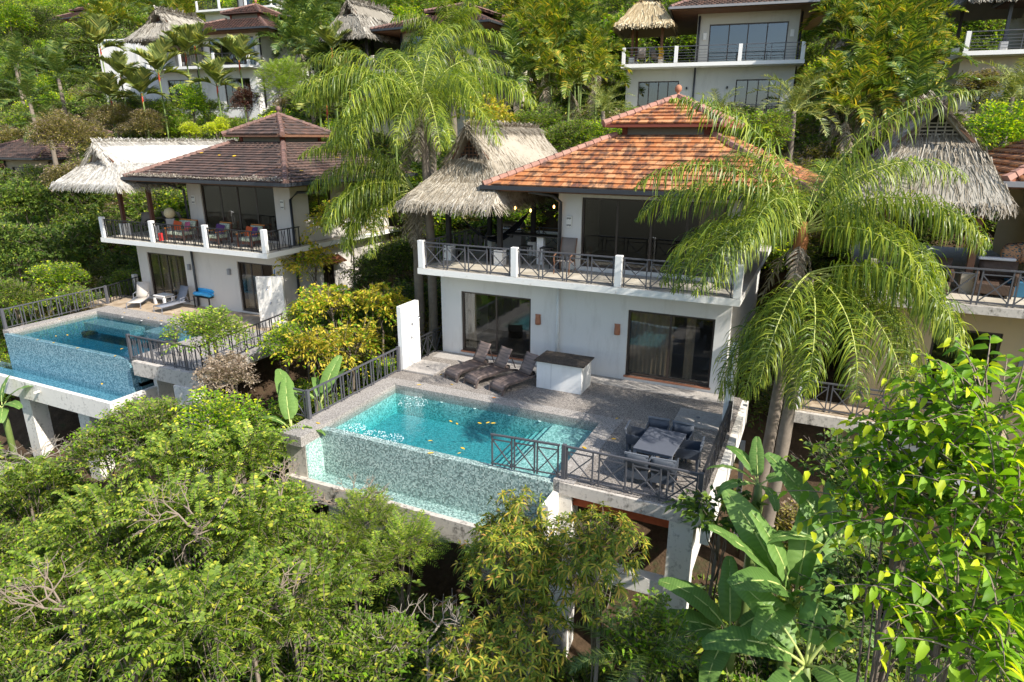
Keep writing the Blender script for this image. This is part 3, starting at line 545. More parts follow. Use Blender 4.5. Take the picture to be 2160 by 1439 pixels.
# ---- right ochre house
OR = (13.85, .05, .42)
RIGHT = dict(wall='ochre_plaster', lower=(0, 10.3, 0, 9.4), slab=(-.24, 10.6, -1.15), upper=(4.5, 10.3, .9), slabmat='weathered_concrete', postmat='beige_plaster', tiles=.46, glass='door_glass',
    ldoors=[(1.75, 3.3, .1, 2.48, 2, None), (6.9, 9.5, .1, 2.43, 2, None)], udoors=[(5.5, 9.6, 3.5, 5.8, 3, None)], posts=[(-.05, -1.05), (3.9, -1.05)], ze=6.35, eave=(2.55, 12.3, -.2, 9.8), cup=(5.5, 8.8, 3.2, 7), zc=7.9, tile='orange_tile', mortar='mortar', seed=6,
    tposts=[(2.35, .55, 'brown_wood', 6.2), (.2, .7, 'brown_wood', 6.0), (1.2, 3.2, 'black_wood', 6.2)], gut='lamp_grey',
    thatch=dict(xc=1.0, ya=.1, yb=5.5, zr=8.15, gw=.85, zg=7.25, mid=(-.15, 2.2, -.25, 6.2, 6.75), eave=(-.75, 2.75, -.75, 7, 5.8), mat='pale_straw', seed=5, dens=1.2, strawL=.6, strawW=.023, lattice='sling_beige'))
hr = house('ochre house with grey thatched terrace at the right edge', OR, 0, RIGHT)
box('wall_lamp', 'lamp_grey', hr, 3.75, -.1, 1.6, 3.85, -.003, 1.9)
RW = lambda x, y, z: hw(OR, 0, (x, y, z))
railing('grey crossed-bar railing on the ochre house balcony', RW(.06, -1.05, 3.4), RW(3.8, -1.05, 3.4), .9, 5, 'x')

# ---- houses up the slope
UR = dict(wall='grey_plaster', lower=(0, 10.3, 0, 9.4), slab=(-.24, 10.65, -1.15), upper=(4.24, 10.3, .9), slabmat='white_paint', ldoors=[(.8, 3.4, .1, 2.43, 4, [(1.2, 2.2)]), (6.9, 9.6, .1, 2.43, 4, None)], udoors=[(5.0, 9.7, 3.46, 5.8, 4, None)],
    posts=[(-.1, -1.05), (3.15, -1.05), (6.95, -1.05), (10.5, -1.05)], ze=6.6, eave=(2.6, 12.2, -.9, 9.8), cup=(5.4, 8.9, 3.1, 7), zc=8.2, tile='brown_tile', mortar='brown_mortar', seed=21, gut='lamp_grey',
    tposts=[(2.1, .6, 'brown_wood', 6), (.2, .7, 'brown_wood', 5.9), (.2, 3, 'brown_wood', 5.9)], thatch=dict(xc=1.1, ya=.5, yb=3.2, zr=7.9, gw=.45, zg=7.4, mid=(.3, 1.9, .1, 3.6, 7.0), eave=(-.75, 2.8, -.9, 4.6, 5.75), mat='yellow_straw', seed=9, dens=.7, strawL=.6, strawW=.09),
    pipes=[([(4.35, -.1, .05), (4.35, -.1, 3.18)], .06, 'gutter_metal'), ([(4.36, .78, 3.4), (4.36, .78, 6.3)], .07, 'gutter_metal'), ([(10.4, .8, .05), (10.4, .8, 6.3)], .07, 'black_wood')])
OUR, RUR = (-.4, 24.6, 8.9), R(8.7)
hu = house('grey two storey house uphill behind the orange roof, with horizontal-bar railings', OUR, RUR, UR)
for x, z in ((4.75, 4.9), (9.95, 4.9)): box('wall_lamp', 'ceramic', hu, x-.11, .82, z, x+.11, .897, z+.42, bevel=.015)
for x in (3.9, 6.4): box('wall_lamp', 'black_metal', hu, x-.05, -.12, 1.9, x+.05, -.003, 2.05)
for a in range(3): railing('horizontal-bar railing on the uphill grey house, '+('left span under the small thatch', 'middle span by the downpipe', 'right span before the glass doors')[a], hw(OUR, RUR, (UR['posts'][a][0]+.11, -1.05, 3.4)), hw(OUR, RUR, (UR['posts'][a+1][0]-.11, -1.05, 3.4)), .95, 2, 'h', 'horizontal railings of the uphill grey house')
railing('horizontal-bar railing at the right lower doors of the uphill grey house', hw(OUR, RUR, (6.5, -1.2, -.05)), hw(OUR, RUR, (10.4, -1.2, -.05)), .95, 3, 'h')
box('terrace_slab', 'white_paint', hu, -.3, -1.4, -.4, 10.6, -.002, -.05); box('railing_post', 'white_paint', hu, 6.3, -1.3, -.05, 6.48, -1.1, .95)
UL = dict(UR, wall='white_plaster', udoors=[(5.0, 9.7, 3.46, 5.8, 4, None)], ze=6.25, eave=(2.2, 12.3, -.6, 9.8), zc=7.6, cupz=.5, tile='dark_tile', seed=31, gut='gutter_metal', posts=[(-.1, -1.05), (3.5, -1.05), (7.0, -1.05), (10.5, -1.05)],
    thatch=dict(xc=.4, ya=.2, yb=5.5, zr=8.2, gw=.9, zg=7.2, mid=(-.9, 2.0, -.4, 6.5, 6.7), eave=(-1.9, 3.0, -1.3, 7.5, 5.75), mat='grey_straw', seed=10, dens=.6, strawL=.7, strawW=.11))
OUL, RUL = (-42.84, 22.95, 10.2), R(7.5)
h3 = house('white uphill house with dark double roof behind the red-stemmed palms', OUL, RUL, UL); box('wall_lamp', 'ceramic', h3, 10.0-.12, .82, 4.8, 10.12, .897, 5.3)
for a in (1, 2): railing('dark railing on the white uphill house balcony, '+('', 'left half', 'right half')[a], hw(OUL, RUL, (UL['posts'][a][0]+.11, -1.05, 3.4)), hw(OUL, RUL, (UL['posts'][a+1][0]-.11, -1.05, 3.4)), .9, 4, 'd', mat='black_metal')
UM = dict(UR, wall='beige_plaster', ze=6.1, eave=(2.3, 12.2, -.5, 9.8), zc=7.3, cupz=.3, ch=.7, tile='dark_tile', seed=41, gut='gutter_metal', postmat='beige_plaster', slabmat='weathered_concrete',
    tposts=[(2.3, -.6, 'black_wood', 6), (.3, -.6, 'black_wood', 5.9), (.3, 2.6, 'black_wood', 5.9)], thatch=dict(xc=.6, ya=-.3, yb=4.5, zr=8.2, gw=.55, zg=7.3, mid=(-.3, 1.6, -.6, 5.4, 7.0), eave=(-1.0, 3.0, -1.5, 6.4, 5.7), mat='grey_straw', seed=12, dens=.7, strawL=.6, strawW=.09))
OUM, RUM = (-20.8, 21.7, 8.95), R(-1.7)
h4 = house('beige uphill house with steep thatched terrace between the palms', OUM, RUM, UM); box('wall_lamp', 'black_metal', h4, 4.5, .8, 4.9, 4.68, .897, 5.3)
for a in (0, 1): railing('black railing on the beige uphill balcony, '+('span under the thatch', 'span behind the palm')[a], hw(OUM, RUM, (UM['posts'][a][0]+.11, -1.05, 3.4)), hw(OUM, RUM, (UM['posts'][a+1][0]-.11, -1.05, 3.4)), .9, 4, 'd', mat='black_metal')
TR = dict(UR, wall='beige_plaster', seed=51, ldoors=[(.95, 3.9, .4, 2.25, 4, None)], udoors=[(5, 9.7, 3.46, 5.8, 4, None)], thatch=dict(xc=2.2, ya=.5, yb=5, zr=8.5, gw=.6, zg=7.7, mid=(.6, 3.8, .1, 5.6, 7.2), eave=(-.3, 4.6, -.9, 6.6, 6.0), mat='grey_straw', seed=13, dens=.6, strawL=.6, strawW=.09), tposts=[(1.9, .2, 'gutter_metal', 6), (.2, 2.5, 'black_wood', 6)])
OTR, RTR = (18.2, 25.2, 8.85), R(5.5)
h5 = house('beige uphill house at the upper right corner with grey thatch fringe', OTR, RTR, TR); railing('horizontal-bar railing on the upper right corner house', hw(OTR, RTR, (.05, -1.05, 3.4)), hw(OTR, RTR, (7, -1.05, 3.4)), .95, 3, 'h')
TL = dict(UR, wall='white_plaster', seed=61, thatch=None, tposts=[], tile='dark_tile', gut='gutter_metal')
p = Pz(412, 26, 22.0); OTL = (p.x+.2, p.y+1.2, 22.0-3.2)
h6 = house('pale house at the top edge above the dark double roof', OTL, R(6), TL); railing('dark railing on the pale house at the top edge', hw(OTL, R(6), (.05, -1.05, 3.4)), hw(OTL, R(6), (3.0, -1.05, 3.4)), .9, 4, 'd', mat='black_metal')
FL = dict(UR, wall='beige_plaster', seed=71, thatch=None, tposts=[], tile='brown_tile', gut='gutter_metal', posts=[])
p = Py(70, 336, 11); OFL = (p.x-11.6, p.y+1, p.z-6.55); h7 = house('dark-roofed house at the left edge behind the shrubs', OFL, 0, dict(FL, eave=(1, 11.6, -1, 9.8)))
p = Py(183, 6, 62); h8 = house('small brown roof of a house far up at the upper left', (p.x-7.15, p.y-5, p.z-9.9), R(4), dict(FL, seed=73, tile='dark_tile'))
# white garden wall uphill
p0, p1 = Py(205, 84, 24), Py(362, 107, 26); a = math.atan2(p1.y-p0.y, p1.x-p0.x); gw_ = thing('garden_wall', 'long white retaining wall behind the red-stemmed palms', 'wall', (p0.x, p0.y, gz(p0.x, p0.y)-.5), a); Lw = (p1-p0).length
box('panel', 'white_plaster', gw_, 0, 0, 0, Lw+3, .25, p0.z-gw_.location.z-.15); box('coping', 'white_paint', gw_, -.1, -.1, p0.z-gw_.location.z-.15, Lw+3.1, .35, p0.z-gw_.location.z)
for k in range(5): box('pier', 'white_plaster', gw_, k*Lw/4, -.06, 0, k*Lw/4+.25, -.002, p0.z-gw_.location.z-.15)
# ================================================================ main pool deck
dk = thing('pool_deck', 'grey aggregate concrete deck on tall white columns around the turquoise pool', 'deck')
PX0, PX1, PY0, PY1 = .42, 7.45, -7.12, -3.74      # pool opening
box('slab', 'deck_aggregate', dk, -.32, PY1+.52, -.3, 10.92, 0, 0); box('slab', 'deck_aggregate', dk, PX1+.55, -7.25, -.3, 10.92, PY1+.52-.006, -.001)
box('coping', 'coping_aggregate', dk, -.32, PY1, -.3, PX1+.55, PY1+.51, .004); box('coping', 'coping_aggregate', dk, PX1, -7.3, -.3, PX1+.54, PY1-.004, .004); box('coping', 'coping_aggregate', dk, -.32, -8.15, -.3, PX0, PY1-.004, .004)
box('wall_strip', 'smooth_concrete', dk, .0, -.75, 0, 10.6, -.003, .006)
box('shower_tray', 'smooth_concrete', dk, -.1, -2.55, .0, 1.15, -1.35, .07, bevel=.015); box('shower_tray', 'smooth_concrete', dk, 9.35, -2.9, .0, 10.6, -1.75, .07, bevel=.015)
for x, y in ((.55, -1.95), (9.95, -2.3)): MB().lathe([(.06, 0), (.06, .006), (.02, .008)], (x, y, .07), 12).obj('drain', 'chrome', dk)
box('edge_beam', 'weathered_white', dk, 10.93, -7.3, -.75, 11.12, -.1, -.03); box('front_edge', 'weathered_concrete', dk, 7.62, -7.34, -.34, 10.92, -7.252, -.02)
box('steel_beam', 'red_oxide', dk, 7.7, -7.2, -.62, 10.22, -6.95, -.31)
for x, y, zb in ((10.5, -7.0, -7.5), (10.5, -1.2, -5), (7.66, -7.06, -7.5), (5.0, -5.9, -7.5), (.9, -7.3, -7.5), (1.0, -3.2, -6), (5.2, -2.2, -6)): box('column', 'weathered_white', dk, x-.27, y-.25, zb, x+.27, y+.25, -.3 if x > 7 else -1.75)
for a, b in (((10.25, -7.0, -2.35), (7.9, -7.05, -2.35)), ((1.15, -7.3, -3.1), (4.75, -6.0, -3.1)), ((10.5, -6.75, -2.35), (10.5, -1.4, -2.35)), ((7.4, -7.05, -2.9), (5.25, -6.0, -2.9))): MB().bar(a, b, .3, .42).obj('tie_beam', 'weathered_white', dk)
box('retaining_wall', 'beige_plaster', dk, .1, -.35, -4, 10.4, -.05, -.3)
MB().bar((11.5, -3.2, -5), (11.3, -3.2, 0), .12).obj('drain_pipe', 'lamp_grey', dk)
# pool
pl = thing('swimming_pool', 'turquoise infinity pool lined with green mosaic in the grey deck', 'pool')
D = -1.0
b = MB().box(PX0-.16, PY0, D, PX0-.001, PY1, -.001).box(PX0-.16, PY1-.001+.002, D, PX1+.16, PY1+.15, -.001).box(PX1+.001, PY0, D, PX1+.16, PY1, -.001); b.obj('basin_wall', 'pale_mosaic', pl)
box('basin_floor', 'pool_floor_mosaic', pl, PX0-.16, PY0-.2, D-.15, PX1+.16, PY1+.15, D)
box('shelf', 'pale_mosaic', pl, 6.05, PY0+.001, D+.001, PX1-.001, PY1-.002, -.32)
for k in range(3): box('step', 'pale_mosaic', pl, 6.05-.28*(k+1), PY0+.001, D+.001, 6.05-.28*k-.002, PY1-.002, -.32-.17*(k+1))
box('infinity_wall', 'teal_mosaic', pl, PX0, PY0-.22, -1.75, PX1, PY0, -.09)
box('trough_floor', 'teal_mosaic', pl, PX0, -8.0, -1.8, PX1, PY0-.222, -1.5); box('trough_wall', 'weathered_concrete', pl, -.32, -8.15, -1.9, PX1+.2, -8.002, -1.3); box('trough_lining', 'pale_mosaic', pl, PX0, -8.0, -1.5, PX1, -7.985, -1.298)
box('side_wall', 'weathered_concrete', pl, -.3, -8.0, -1.8, PX0-.03, PY0, -.305); box('side_lining', 'pale_mosaic', pl, PX0-.028, -7.984, -1.5, PX0-.002, PY0-.002, -.02)
box('side_wall', 'weathered_white', pl, PX1+.002, -8.0, -1.8, PX1+.16, PY0-.182, -.31)
def water(name, x0, x1, y0, y1, z, mat, parent, d=1.15): return MB().box(x0-.01, y0, z-d, x1+.01, y1+.01, z).obj(name, mat, parent)
water('water_surface', PX0, PX1, PY0-.2, PY1, -.075, 'turquoise_water', pl); water('trough_water', PX0, PX1, -7.984, PY0-.223, -1.38, 'trough_water', pl, .2)
for x in (2.2, 3.4, 4.6, 5.6): MB().lathe([(.05, 0), (.045, .012), (.0, .014)], (x, PY1-.012, -.3), 12).xf(Matrix.Identity(4)).obj('jet', 'ceramic', pl)
for i, (u, v) in enumerate(((747, 903), (787, 917), (826, 925), (872, 848))):
    p = Pz(u, v, -.07); g = Geo(); n = 90; a = RNG.random(n)*6.28; rr = np.sqrt(RNG.random(n))*(.34 if i < 3 else .5); s = .008+.014*RNG.random(n)
    o = np.stack([p.x+np.cos(a)*rr, p.y+np.sin(a)*rr, np.full(n, -.074)], 1); dirs = np.array([[1, 0, 0], [0, 1, 0], [-1, 0, 0], [0, -1, 0], [0, 0, .6]]); V = (o[:, None]+dirs[None]*s[:, None, None]); F = (np.arange(n)*5)[:, None, None]+np.array([[0, 1, 4], [1, 2, 4], [2, 3, 4], [3, 0, 4]])[None]
    g.add(V, F.reshape(-1, 3)); tag(g.obj('water_bubbles', ['foam']), ['patch of white bubbles at the left end of the infinity edge', 'middle patch of white bubbles along the infinity edge', 'right patch of white bubbles along the infinity edge', 'wide patch of bubbles near the far left pool corner'][i], 'bubbles', 'bubbles on the pool', 'stuff')
# deck railings
railing('front deck railing before the dining table', (7.66, -7.17, 0), (10.82, -7.17, 0), .86, 4, 'x', endpost=2, name='deck_railing', gap=.2)
railing('short railing reaching out over the infinity edge of the pool', (5.75, -7.23, -.06), (7.55, -7.18, 0), .86, 3, 'x', name='deck_railing', gap=.12)
railing('railing on the right deck edge casting a ladder shadow', (10.84, -7.05, 0), (10.84, -2.75, 0), .86, 7, 'x', endpost=3, name='deck_railing', mat='black_metal')
railing('railing on the left deck edge beside the pool', (-.2, -7.1, 0), (-.2, -2.62, 0), .86, 6, 'd', endpost=2, name='deck_railing')
railing('short railing at the front left deck corner by the banana leaf', (-.9, -7.1, 0.0), (-.28, -7.12, 0), .86, 1, 'x', endpost=1, name='deck_railing')
railing('dark railing in the passage behind the left shower wall', (-.2, -1.3, 0), (-.2, .9, 0), .86, 4, 'x', endpost=1, name='deck_railing', mat='black_metal')
# shower walls
def shower(label, x, y0, y1, side, h=2.3, mat='white_paint'):
    t = thing('shower_wall', label, 'wall', (x, y0, 0)); L = y1-y0; box('slab', mat, t, -.09, 0, 0, .09, L, h, bevel=.012); s = .09*side; m = L*.5
    MB().tube([(s, m, h-.42), (s+.1*side, m, h-.36), (s+.3*side, m, h-.36), (s+.34*side, m, h-.42)], .012, 8).obj('shower_pipe', 'chrome', t, smooth=True); MB().lathe([(.015, .04), (.06, .0), (.06, -.012)], (s+.34*side, m, h-.46), 12).obj('shower_head', 'chrome', t, smooth=True)
    MB().tube([(s, m, 1.1), (s+.07*side, m, 1.1)], .03, 10).tube([(s+.06*side, m, 1.1), (s+.1*side, m, 1.02)], .012, 8).obj('tap', 'chrome', t, smooth=True); return t
shower('tall white shower wall at the left end of the main deck', -.16, -2.52, -1.42, 1)
shower('narrow white shower wall at the right deck edge beside the palm', 10.74, -2.68, -1.8, -1)
# counter
ct = thing('bar_counter', 'white outdoor bar counter with dark granite top by the wall', 'counter', (4.72, -1.95, 0)); box('base', 'white_paint', ct, 0, 0, .006, 1.53, .95, .93); box('worktop', 'granite', ct, -.07, -.1, .93, 1.62, 1.0, .97, bevel=.008); box('door_seam', 'lamp_grey', ct, .5, -.004, .05, .506, -.001, .9)
# ---------------------------------------------------------------- wicker loungers
def lounger():
    t = thing('sun_lounger', '', 'sun lounger', group='brown wicker loungers by the pool')
    prof = [(0, .12), (.04, .24), (.12, .31), (.3, .345), (.6, .34), (.9, .35), (1.2, .375)]
    g = []
    def surf(pr, w0, w1, nx=7): return [[(w0+(w1-w0)*i/(nx-1), y, z-.015*math.sin(math.pi*i/(nx-1))) for i in range(nx)] for y, z in pr]
    MB().sheet(surf(prof, -.29, .29)).obj('seat', 'banded_wicker', t, True, solid=.03)
    MB().sheet(surf([(1.2, .36), (1.32, .55), (1.45, .78), (1.56, .97), (1.58, 1.0)], -.28, .28)).obj('backrest', 'banded_wicker', t, True, solid=.03)
    for s in (-1, 1):
        pts = [(s*.32, y, z-.02) for y, z in ((-.02, .0), (.02, .16), (.1, .29), (.3, .33), (.7, .325), (1.1, .36), (1.4, .34), (1.75, .25), (1.9, .12))]
        b = MB()
        for p, q in zip(pts, pts[1:]): b.bar(p, q, .045, .07)
        b.obj('side_rail', 'dark_wicker', t); MB().tube([(s*.32, 1.78, .24), (s*.32, 1.8, .0)], .022, 6).obj('leg', 'dark_wicker', t); MB().bar((s*.27, 1.5, .85), (s*.27, 1.72, .3), .025).obj('strut', 'dark_wicker', t)
        MB().tube([(s*.35, 1.92, .1), (s*.39, 1.92, .1)], .1, 14).obj('wheel', 'black_metal', t)
    MB().bar((-.32, 1.35, .33), (.32, 1.35, .33), .03).bar((-.32, .2, .28), (.32, .2, .28), .03).obj('cross_rail', 'dark_wicker', t); return t
L0 = lounger()
for i, (fu, fv, hu_, hv) in enumerate(((951, 799, 1016, 724), (992, 811, 1061, 735), (1046, 826, 1117, 747))):
    a = Pz(fu, fv, .05); b = Pz(hu_, hv, 1.0); d = b-a; o = L0 if i == 0 else copy_tree(L0); o.location = (a.x, a.y, 0); o.rotation_euler = (0, 0, math.atan2(d.y, d.x)-math.pi/2)
    tag(o, ('brown wicker lounger farthest left, nearest the shower wall', 'brown wicker lounger in the middle of the three', 'brown wicker lounger on the right, next to the white bar counter')[i])
# ---------------------------------------------------------------- dining set
tb = thing('dining_table', 'grey plastic dining table with slatted shadow on it, on the deck corner', 'table', (9.58, -5.62, 0), R(-3)); box('top', 'table_resin', tb, -.48, -.68, .69, .48, .68, .73, bevel=.015); box('apron', 'grey_resin', tb, -.44, -.64, .62, .44, .64, .689)
for sx in (-1, 1):
    for sy in (-1, 1): MB().bar((sx*.43, sy*.62, 0), (sx*.43, sy*.62, .69), .07).obj('leg', 'grey_resin', tb)
def dchair():
    t = thing('dining_chair', '', 'chair', group='dark resin wicker chairs at the dining table'); box('seat', 'resin_wicker', t, -.26, -.26, .40, .26, .25, .44, bevel=.015)
    MB().sheet([[(-.27+.54*i/6, -.27-.05*k-.03*math.sin(math.pi*i/6), .42+.36*k) for i in range(7)] for k in (0, .5, 1)]).obj('backrest', 'resin_wicker', t, True, solid=.03)
    MB().bar((-.28, -.325, .795), (.28, -.325, .795), .04).obj('back_cap', 'grey_resin', t)
    for s in (-1, 1):
        MB().poly([(s*.27, -.27, .40), (s*.27, .25, .40), (s*.27, .25, .62), (s*.27, -.29, .66)]).obj('armrest', 'resin_wicker', t, solid=.03)
        for y in (-.25, .23): MB().bar((s*.25, y*1.12, 0), (s*.25, y, .42), .05).obj('leg', 'resin_wicker', t)
    MB().poly([(-.26, -.285, .16), (.26, -.285, .16), (.26, -.275, .42), (-.26, -.275, .42)]).obj('skirt', 'resin_wicker', t, solid=.02); return t
C0 = dchair()
for i, (x, y, rz, lb) in enumerate(((9.28, -6.42, R(0), 'dark resin chair at the near left end of the dining table'), (9.88, -6.4, R(4), 'dark resin chair tucked under the near right end of the dining table'), (10.22, -5.4, R(92), 'dark resin chair on the right side of the dining table by the railing shadow'),
        (8.97, -5.2, R(-86), 'dark resin chair on the left side of the dining table, back edge showing'), (9.9, -4.82, R(178), 'dark resin chair with rounded back at the far right end of the dining table'), (9.3, -4.8, R(184), 'dark resin chair at the far left end of the dining table'))):
    o = C0 if i == 0 else copy_tree(C0); o.location = (x, y, 0); o.rotation_euler = (0, 0, rz); tag(o, lb)
# ---------------------------------------------------------------- main terrace things
def simple_chair(label, loc, rz, mat, frame, h=1.0, group=None, name='terrace_chair'):
    t = thing(name, label, 'chair', loc, rz, group); MB().sheet([[(-.25+.5*i/4, -.22+.46*k, .42+.02*k) for i in range(5)] for k in (0, 1)]).obj('seat', mat, t, True, solid=.02); MB().sheet([[(-.25+.5*i/4, -.22-.2*k, .42+(h-.42)*k) for i in range(5)] for k in (0, .5, 1)]).obj('backrest', mat, t, True, solid=.02)
    for s in (-1, 1):
        MB().tube([(s*.27, -.42, h), (s*.27, -.22, .42), (s*.27, .28, .4), (s*.27, .3, 0)], .018, 6).obj('side_frame', frame, t); MB().tube([(s*.27, -.22, .42), (s*.27, -.34, 0)], .018, 6).obj('leg', frame, t); MB().tube([(s*.29, -.27, .64), (s*.29, .1, .66), (s*.29, .27, .6), (s*.29, .27, .42)], .025, 6).obj('armrest', frame, t)
    return t
simple_chair('taupe sling recliner chair against the white wall, left of the glass doors', (4.78, .2, 3.4), R(180), 'sling_taupe', 'brown_wood', 1.15)
ht = thing('high_table', 'long dark glossy bar table on the white house terrace', 'table', (3.2, 1.35, 3.4)); box('top', 'black_metal', ht, -1.0, -.3, 1.02, 1.0, .3, 1.06); box('leg', 'white_paint', ht, .1, -.1, 0, .35, .1, 1.02); box('bracket', 'black_metal', ht, -.98, -.05, .9, -.9, .05, 1.02)
for i, x in enumerate((3.05, 3.85)):
    t = thing('bar_stool', 'black metal bar stool under the terrace bar table, '+('left one', 'right one')[i], 'stool', (x, .85, 3.4), 0, 'bar stools'); box('seat', 'black_metal', t, -.2, -.18, .68, .2, .18, .72)
    for sx in (-1, 1):
        for sy in (-1, 1): ubar('leg', (sx*.2, sy*.18, 0), (sx*.17, sy*.15, .68), .025, .025, 'black_metal', t)
    ubar('foot_rail', (-.19, -.16, .25), (.19, -.16, .25), .02, .02, 'black_metal', t)
hk = MB(); a, b = Vector((.35, 1.0, 4.95)), Vector((2.4, 2.6, 5.1)); sd = (b-a).cross(Vector((0, 0, 1))).normalized(); rows = []
for i in range(13):
    s = i/12; c = a.lerp(b, s); c.z -= 1.0*math.sin(math.pi*s); wd = .5*math.sin(math.pi*s)**.6+.02; rows.append([tuple(c+sd*(wd*k)+Vector((0, 0, .22*wd*k*k))) for k in (-1, -.5, 0, .5, 1)])
tag(hk.sheet(rows).obj('hammock', 'hammock_navy', None, True, solid=.015), 'dark hammock slung between the terrace posts under the thatch', 'hammock')
gr = thing('gas_grill', 'stainless barbecue grill at the back of the white house terrace', 'grill', (1.45, 3.3, 3.4)); MB().sheet([[(-.4+.8*i/2, .25*math.cos(k), .95+.28*math.sin(k)) for i in range(3)] for k in np.linspace(0, 3.14, 9)]).obj('lid', 'chrome', gr, True); box('cart', 'lamp_grey', gr, -.4, -.22, .1, .4, .22, .9); box('shelf', 'chrome', gr, .41, -.2, .86, .75, .2, .89); box('handle', 'black_metal', gr, -.3, -.3, 1.03, .3, -.27, 1.06)
sw = thing('swing_bench', 'dark wooden slatted bench on the terrace behind the railing', 'bench', (.9, .85, 3.4), R(20)); box('seat', 'black_wood', sw, -.6, -.25, .4, .6, .25, .45)
for k in range(6): box('slat', 'black_wood', sw, -.58+k*.2, .22, .47, -.48+k*.2, .25, .95)
for s in (-1, 1): box('leg', 'black_wood', sw, s*.55-.03, -.22, 0, s*.55+.03, .22, .4)

# ================================================================ left house pool and deck
dl = thing('pool_deck', 'beige stone deck around the blue pool of the cream house', 'deck'); QX0, QX1, QY0, QY1 = -17.75, -10.05, -5.5, -1.85
box('terrace', 'beige_stone', dl, -19.8, -.95, -.3, -7.2, .9, 0); box('coping', 'coping_aggregate', dl, -18.2, QY1, -.3, -9.6, -.955, .003); box('coping', 'coping_aggregate', dl, -18.2, QY0-.1, -.3, QX0, QY1-.004, .003); box('coping', 'coping_aggregate', dl, QX1, QY0-.15, -.3, -9.6, QY1-.004, .003); box('slab', 'coping_aggregate', dl, -9.595, -5.7, -.3, -6.2, -.96, -.002)
box('front_edge', 'weathered_concrete', dl, -9.6, -5.9, -.55, -6.2, -5.705, -.01)
for x, y, w_ in ((-7.0, -5.7, .42), (-15.3, -6.5, .33), (-11.8, -6.4, .33), (-17.2, -4, .3)): box('column', 'weathered_white', dl, x-w_, y-.3, -7.5, x+w_, y+.3, -.56 if x > -8 else -1.95)
box('under_wall', 'weathered_white', dl, -9.6, -5.2, -2.2, -9.4, -1, -.56)
MB().bar((-9.3, -6.2, -1.75), (-7.3, -5.8, -1.25), .06).obj('brace', 'weathered_concrete', dl)
q = thing('swimming_pool', 'deep blue mosaic infinity pool of the cream house', 'pool')
MB().box(QX0-.15, QY0, -1.5, QX0-.001, QY1, -.001).box(QX0-.15, QY1+.001, -1.5, QX1+.15, QY1+.15, -.001).box(QX1+.001, QY0, -1.5, QX1+.15, QY1, -.001).obj('basin_wall', 'blue_floor', q); box('basin_floor', 'blue_floor', q, QX0-.15, QY0, -1.2, QX1+.15, QY1+.15, -1.05)
a = Pz(190, 671, -.25); box('bench', 'blue_floor', q, -17.1, -2.9, -.55, -14.0, -2.2, -.22); box('bench', 'blue_floor', q, -13.4, -2.7, -.55, -11.2, QY1-.01, -.22)
box('infinity_wall', 'blue_mosaic', q, QX0-.15, QY0-.22, -2.0, QX1, QY0-.001, -.1); water('water_surface', QX0, QX1, QY0-.2, QY1, -.08, 'blue_water', q)
TY = -7.05; box('trough_floor', 'blue_mosaic', q, -19.5, TY+.15, -1.85, QX1+.4, QY0-.222, -1.7); box('trough_wall', 'weathered_white', q, -19.6, TY-.02, -1.95, QX1+.6, TY+.148, -1.22); box('trough_wall', 'weathered_white', q, QX1+.4, TY+.15, -1.95, QX1+.58, QY0+.4, -1.22); water('trough_water', -19.5, QX1+.4, TY+.15, QY0-.223, -1.42, 'blue_water', q, .35); MB().bar((-13.6, TY-.03, -1.45), (-13.5, TY-.25, -1.42), .07).obj('spout', 'weathered_white', q)
for x in (-15.9, -14.6, -13.3, -12.2): MB().lathe([(.05, 0), (.045, .012), (.0, .014)], (x, QY1-.02, -.09), 10).obj('jet', 'ceramic', q)
railing('railing on the left edge of the blue pool deck before the shrubs', (-18.15, -5.5, 0), (-18.6, -.7, 0), .86, 6, 'd', endpost=2, name='deck_railing', mat='railing_metal')
railing('railing along the back left of the cream house terrace', (-18.6, -.6, 0), (-19.3, 1.6, 0), .86, 3, 'd', name='deck_railing', mat='black_metal')
railing('railing at the front right corner of the blue pool deck', (-9.85, -5.72, 0), (-6.35, -5.72, 0), .9, 6, 'd', endpost=1, name='deck_railing')
railing('railing on the right side of the blue pool deck behind the shrub', (-6.35, -5.6, 0), (-7.0, -1.0, 0), .9, 6, 'd', name='deck_railing', mat='black_metal')
box('pier', 'cream_plaster', dl, -19.45, 1.3, 0, -19.25, 1.5, 1.0)
t = shower('stained white shower wall before the right doors of the cream house', -8.95, -.9, .2, 1, 2.2, 'weathered_white'); t.rotation_euler = (0, 0, R(-62)); t.location = Pz(552, 690, 0)
def poolchair(label, fu, fv, hu_, hv, mat, flat):
    a = Pz(fu, fv, .1); b = Pz(hu_, hv, .9); t = thing('sun_lounger', label, 'sun lounger', (a.x, a.y, 0), math.atan2(b.y-a.y, b.x-a.x)-math.pi/2)
    MB().sheet([[(x, y, z) for x in (-.29, 0, .29)] for y, z in ((0, .3), (.5, .29), (1.15, .33))]).obj('seat', mat, t, True, solid=.02); MB().sheet([[(x, y, z) for x in (-.29, 0, .29)] for y, z in ((1.15, .33), (1.35, .65), (1.5, 1.0))]).obj('backrest', mat, t, True, solid=.02)
    for s in (-1, 1):
        MB().tube([(s*.31, 0, 0), (s*.31, .02, .28), (s*.31, .5, .29), (s*.31, 1.2, .33), (s*.31, 1.75, .3), (s*.31, 1.8, 0)], .02, 6).obj('side_frame', 'frame_grey', t); MB().tube([(s*.33, .95, .31), (s*.33, .95, .52), (s*.33, 1.3, .55), (s*.33, 1.33, .4)], .018, 6).obj('armrest', 'frame_grey', t)
    return t
poolchair('beige sling lounger before the left doors of the cream house', 282, 648, 306, 597, 'sling_beige', 0); poolchair('grey sling lounger beside the white side table', 333, 656, 387, 608, 'sling_grey', 0)
